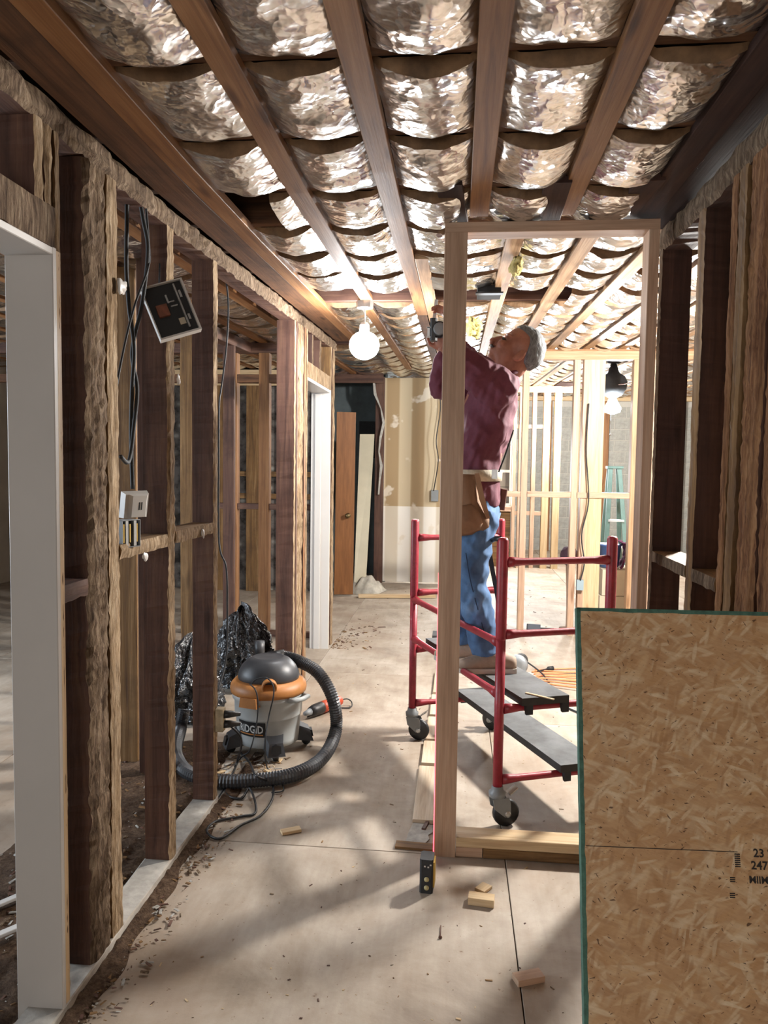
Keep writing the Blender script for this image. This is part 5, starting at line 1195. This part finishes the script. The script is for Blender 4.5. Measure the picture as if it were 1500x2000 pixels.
# shirt
def folds(sc, amp, seed):
    return lambda p: amp * (.9 * nz(p.x * 1.6 + p.z * 1.1, p.y, p.z * .55, sc, seed) + .6 * nz(p.x * 2.2 - p.z, p.y, p.z * .8, sc * 2.1, seed + 4))
b = MB()
def sect(c_, rx, ry, n=28): return [c_ + Vector((rx * math.cos(2 * PI * k / n), ry * math.sin(2 * PI * k / n), 0)) for k in range(n)]
S = [(at(981, 734, 3.51), .064, .068), (at(974, 745, 3.51), .095, .14), (at(962, 765, 3.51), .118, .185), (at(956, 800, 3.51), .128, .180), (at(945, 850, 3.51), .130, .168), (at(933, 900, 3.51), .118, .160), (at(927, 930, 3.51), .112, .160), (at(926, 965, 3.51), .118, .172), (at(926, 990, 3.51), .120, .175)]
V = []; F = []; n_ = 28
for c_, rx, ry in S: V += sect(c_, rx, ry, n_)
for j in range(len(S) - 1):
    for i in range(n_): F.append((j*n_+i, j*n_+(i+1) % n_, (j+1)*n_+(i+1) % n_, (j+1)*n_+i))
F += [tuple(range(n_)), tuple((len(S)-1)*n_ + i for i in range(n_ - 1, -1, -1))]
b.add(V, F)
bl(b, [shL + Vector((.03, .02, -.015)), shL.lerp(elL, .5), elL], [.096, .090, .078]); bl(b, [elL, elL.lerp(wrL, .6), wrL.lerp(elL, .1)], [.076, .054, .042])
bl(b, [shR + Vector((.0, 0, -.01)), shR.lerp(elR, .5), elR], [.085, .072, .060]); bl(b, [elR, elR.lerp(wrR, .5), wrR.lerp(elR, .12)], [.060, .050, .040])
M['shirt'] = plain('maroon_shirt_cloth', '#63303f', .85, 0, 60, .10, .15)
remesh(b, .007, 4, lambda p: folds(9, .011, 2)(p) - .020 * abs(nz(p.x * 1.2 + p.z * 1.6, p.y, p.z * .5 - p.x * .8, 7, 6))).build('shirt', M['shirt'], MAN)
MB().tube([nk + Vector((.064 * math.cos(k * PI / 8) + .004, .068 * math.sin(k * PI / 8), -.022 + .02 * math.cos(k * PI / 8))) for k in range(17)], .009, 8).build('collar', M['shirt'], MAN)
# jeans
b = MB()
S = [(at(929, 965, 3.51), .100, .150), (at(931, 995, 3.51), .112, .162), (at(932, 1025, 3.51), .108, .160)]
V = []; F = []
for c_, rx, ry in S: V += sect(c_, rx, ry, n_)
for j in range(len(S) - 1):
    for i in range(n_): F.append((j*n_+i, j*n_+(i+1) % n_, (j+1)*n_+(i+1) % n_, (j+1)*n_+i))
F += [tuple(range(n_)), tuple((len(S)-1)*n_ + i for i in range(n_ - 1, -1, -1))]; b.add(V, F)
for h_, k_, a_ in ((hipL, kneeL, ankL), (hipR, kneeR, ankR)):
    b.tube([h_ + UZ * .03, h_.lerp(k_, .5), k_, k_.lerp(a_, .4), k_.lerp(a_, .85), a_ - UZ * .018], [.098, .086, .076, .076, .070, .070], 18); b.ball(k_, .075, 14, 10)
t = NT('denim'); ob = t.node('ShaderNodeTexCoord').outputs['Object']; n = t.noise(ob, 6, 4, .6); nf = t.noise(t.mapping(ob, (1, 1, .25)), 160, 2, .5)
cc = t.ramp(n, [(.3, rgb('#3a5578')), (.55, rgb('#557aa6')), (.75, rgb('#86a8cf'))]); cc = t.mix(.25, cc, t.ramp(nf, [(.3, (.6, .6, .65, 1)), (.7, (1, 1, 1, 1))]), 'MULTIPLY'); t.bump(nf, .15, .003); M['denim'] = t.done(cc, .85)
jf_ = folds(8, .010, 7); jf = lambda p: jf_(p) - .016 * abs(nz(p.x * 1.4 + p.z * 1.2, p.y, p.z * 1.1, 9, 3))
remesh(b, .008, 4, lambda p: jf(p) + .006 * math.sin(p.z * 62 + 6 * p.x) * max(0, 1 - abs(p.z - kneeL.z) / .22)).build('jeans', M['denim'], MAN)
MB().tube(smooth_path([at(910, 1080, YL - .04), at(918, 1130, YL - .052), at(932, 1185, YL - .032), at(950, 1250, YL - .018)], 6), .0022, 5).build('trouser_seam', plain('dark_seam', '#22344e', .9), MAN)
# shoes
M['shoe'] = plain('tan_shoe_leather', '#a08d7c', .7, 0, 24, .2, .2)
def shoe(heel, d_, L, side):
    d_ = d_.normalized(); s_ = Vector((-d_.y, d_.x, 0)); V = []; F = []; n = 18
    st = [(-.02, .030, .062), (.0, .038, .075), (.06, .040, .098), (.11, .041, .098), (.17, .046, .072), (.23, .047, .056), (.27, .036, .044), (.285, .018, .030)]
    for f, w_, h in st:
        for k in range(n):
            a = 2 * PI * k / n; V.append(heel + d_ * (f * L / .285) + s_ * (w_ * math.cos(a)) + UZ * (.012 + max(-.008, h * .5 + h * .5 * math.sin(a) - .004)))
    for j in range(len(st) - 1):
        for k in range(n): F.append((j*n+k, j*n+(k+1) % n, (j+1)*n+(k+1) % n, (j+1)*n+k))
    F += [tuple(range(n)), tuple((len(st)-1)*n + k for k in range(n - 1, -1, -1))]
    o = MB().add(V, F, 0, True).build('shoe', M['shoe'], MAN)
    ol = [heel + d_ * (f * L / .285) + s_ * (w_ + .004) for f, w_, h in st] + [heel + d_ * (f * L / .285) - s_ * (w_ + .004) for f, w_, h in reversed(st)]
    MB().prism([p + UZ * .001 for p in ol], UZ * .022).build('sole', plain('off_white_sole', '#c7c2ba', .6), o)
    for f in (.09, .115, .14, .165):
        q = heel + d_ * (f * L / .285) + UZ * (.112 - (f - .09) * .42)
        MB().tube([q - s_ * .026 - UZ * .008, q, q + s_ * .026 - UZ * .008], .003, 5).build('lace', M['white'], o)
hl = Vector((at(1000, 1300, 3.42).x, 3.45, PLK)); shoe(hl, Vector((-1, -.12, 0)), .26, 1)
hr = Vector((at(948, 1270, 3.62).x, 3.60, PLK)); shoe(hr, Vector((-1, .12, 0)), .25, 1)
# belt, pouch
M['belt'] = plain('cream_web_belt', '#c4b9a4', .8, 0, 90, .15, .3); M['pouch'] = plain('brown_suede', '#8a6c54', .85, 0, 14, .2, .3)
bc = at(928, 928, 3.51)
V = []; F = []
for j, z in enumerate((-.026, .026)):
    for k in range(36): a = 2 * PI * k / 36; V.append(bc + Vector((.126 * math.cos(a), .174 * math.sin(a), z)))
    for k in range(36): a = 2 * PI * k / 36; V.append(bc + Vector((.120 * math.cos(a), .168 * math.sin(a), z)))
for k in range(36):
    q = (k + 1) % 36; F += [(k, q, 72 + q, 72 + k), (36 + k, 108 + k, 108 + q, 36 + q), (k, 36 + k, 36 + q, q), (72 + k, 72 + q, 108 + q, 108 + k)]
MB().add(V, F, 0, True).build('belt', M['belt'], MAN)
bk = at(966, 926, 3.33); MB().box((bk.x - .012, bk.y - .012, bk.z - .02), (bk.x + .012, bk.y + .02, bk.z + .02)).build('belt_buckle', M['steel'], MAN)
def pouch(pts, Y, thick, bulge, name):
    """soft leather pouch from an outline, bulging towards the viewer"""
    cx_ = sum(p[0] for p in pts) / len(pts); cy_ = sum(p[1] for p in pts) / len(pts); rings = 6; V = []; F = []; n = len(pts)
    for r in range(rings + 1):
        f = r / rings
        for (px, py) in pts:
            q = at(px + (cx_ - px) * f, py + (cy_ - py) * f, Y); q.y -= bulge * math.sin(f * PI / 2) ** .8; V.append(q)
    for r in range(rings):
        for i in range(n): F.append((r*n+i, r*n+(i+1) % n, (r+1)*n+(i+1) % n, (r+1)*n+i))
    F.append(tuple(rings*n + i for i in range(n)))
    b0 = len(V)
    for (px, py) in pts: q = at(px, py, Y); q.y += thick; V.append(q)
    for i in range(n): F.append((i, b0 + i, b0 + (i+1) % n, (i+1) % n))
    F.append(tuple(b0 + i for i in range(n - 1, -1, -1)))
    return MB().add(V, F, 0, True).build(name, M['pouch'], MAN)
pouch([(878, 930), (905, 926), (930, 927), (932, 945), (936, 975), (948, 1000), (956, 1015), (955, 1030), (945, 1036), (925, 1044), (895, 1048), (872, 1046), (868, 1000)], 3.335, .05, .05, 'tool_pouch')
pouch([(874, 985), (900, 988), (920, 984), (928, 990), (938, 1004), (943, 1022), (938, 1034), (915, 1042), (890, 1046), (868, 1044)], 3.285, .02, .030, 'front_pocket')
MB().prism([at(927, 925, 3.30), at(936, 924, 3.30), at(945, 965, 3.30), at(957, 1012, 3.30), at(950, 1014, 3.30), at(936, 975, 3.30)], (0, .02, 0)).build('pouch_flap', plain('light_suede_flap', '#9a7a60', .85, 0, 14, .2), MAN)
pf = at(979, 975, 3.53); MB().board(pf + Vector((0, 0, -.05)), pf + Vector((.012, 0, .048)), .030, .06, (1, 0, 0), .004).build('hammer_holster', plain('dark_leather', '#6b4436', .8), MAN)
for i, (a_, b_) in enumerate((((973, 920), (1008, 815)), )): MB().tube(smooth_path([at(974, 922, 3.40), at(990, 880, 3.41), at(1003, 840, 3.43)], 5), .004, 5).build('suspender_cord', M['blackm'], MAN)
# tool held beside the post
TM = thing('hand_tool', at(852, 668, 3.45), 'black hand tool with a silver clip held up left of the post', 'hand tool')
c_ = at(853, 645, 3.47)
Rt = Matrix(((1, 0, 0), (0, 0, -1), (0, 1, 0)))
b = MB(); b.lathe([(.030, -.024), (.036, -.022), (.038, 0), (.036, .022), (.030, .024)], c_ + Vector((.012, 0, .002)), 22, R=Rt); b.board(c_ + Vector((-.014, 0, -.05)), c_ + Vector((-.014, 0, .052)), .034, .046, (1, 0, 0), .010); b.build('case', M['black'], TM)
MB().lathe([(.022, .025), (.029, .026), (.029, .030), (.022, .031)], c_ + Vector((.014, 0, .002)), 18, R=Rt).build('face_ring', M['grey'], TM)
b = MB(); b.box((c_.x - .042, c_.y - .018, c_.z - .032), (c_.x - .031, c_.y - .012, c_.z + .012)); b.box((c_.x - .046, c_.y - .018, c_.z + .008), (c_.x - .028, c_.y - .012, c_.z + .013)); b.box((c_.x - .046, c_.y - .018, c_.z - .036), (c_.x - .028, c_.y - .012, c_.z - .031)); b.build('belt_clip', M['steel'], TM)
MB().board(c_ + Vector((-.012, -.004, .052)), c_ + Vector((-.004, .002, .14)), .016, .002, (1, 0, 0), .0004).build('steel_blade', M['steel'], TM)
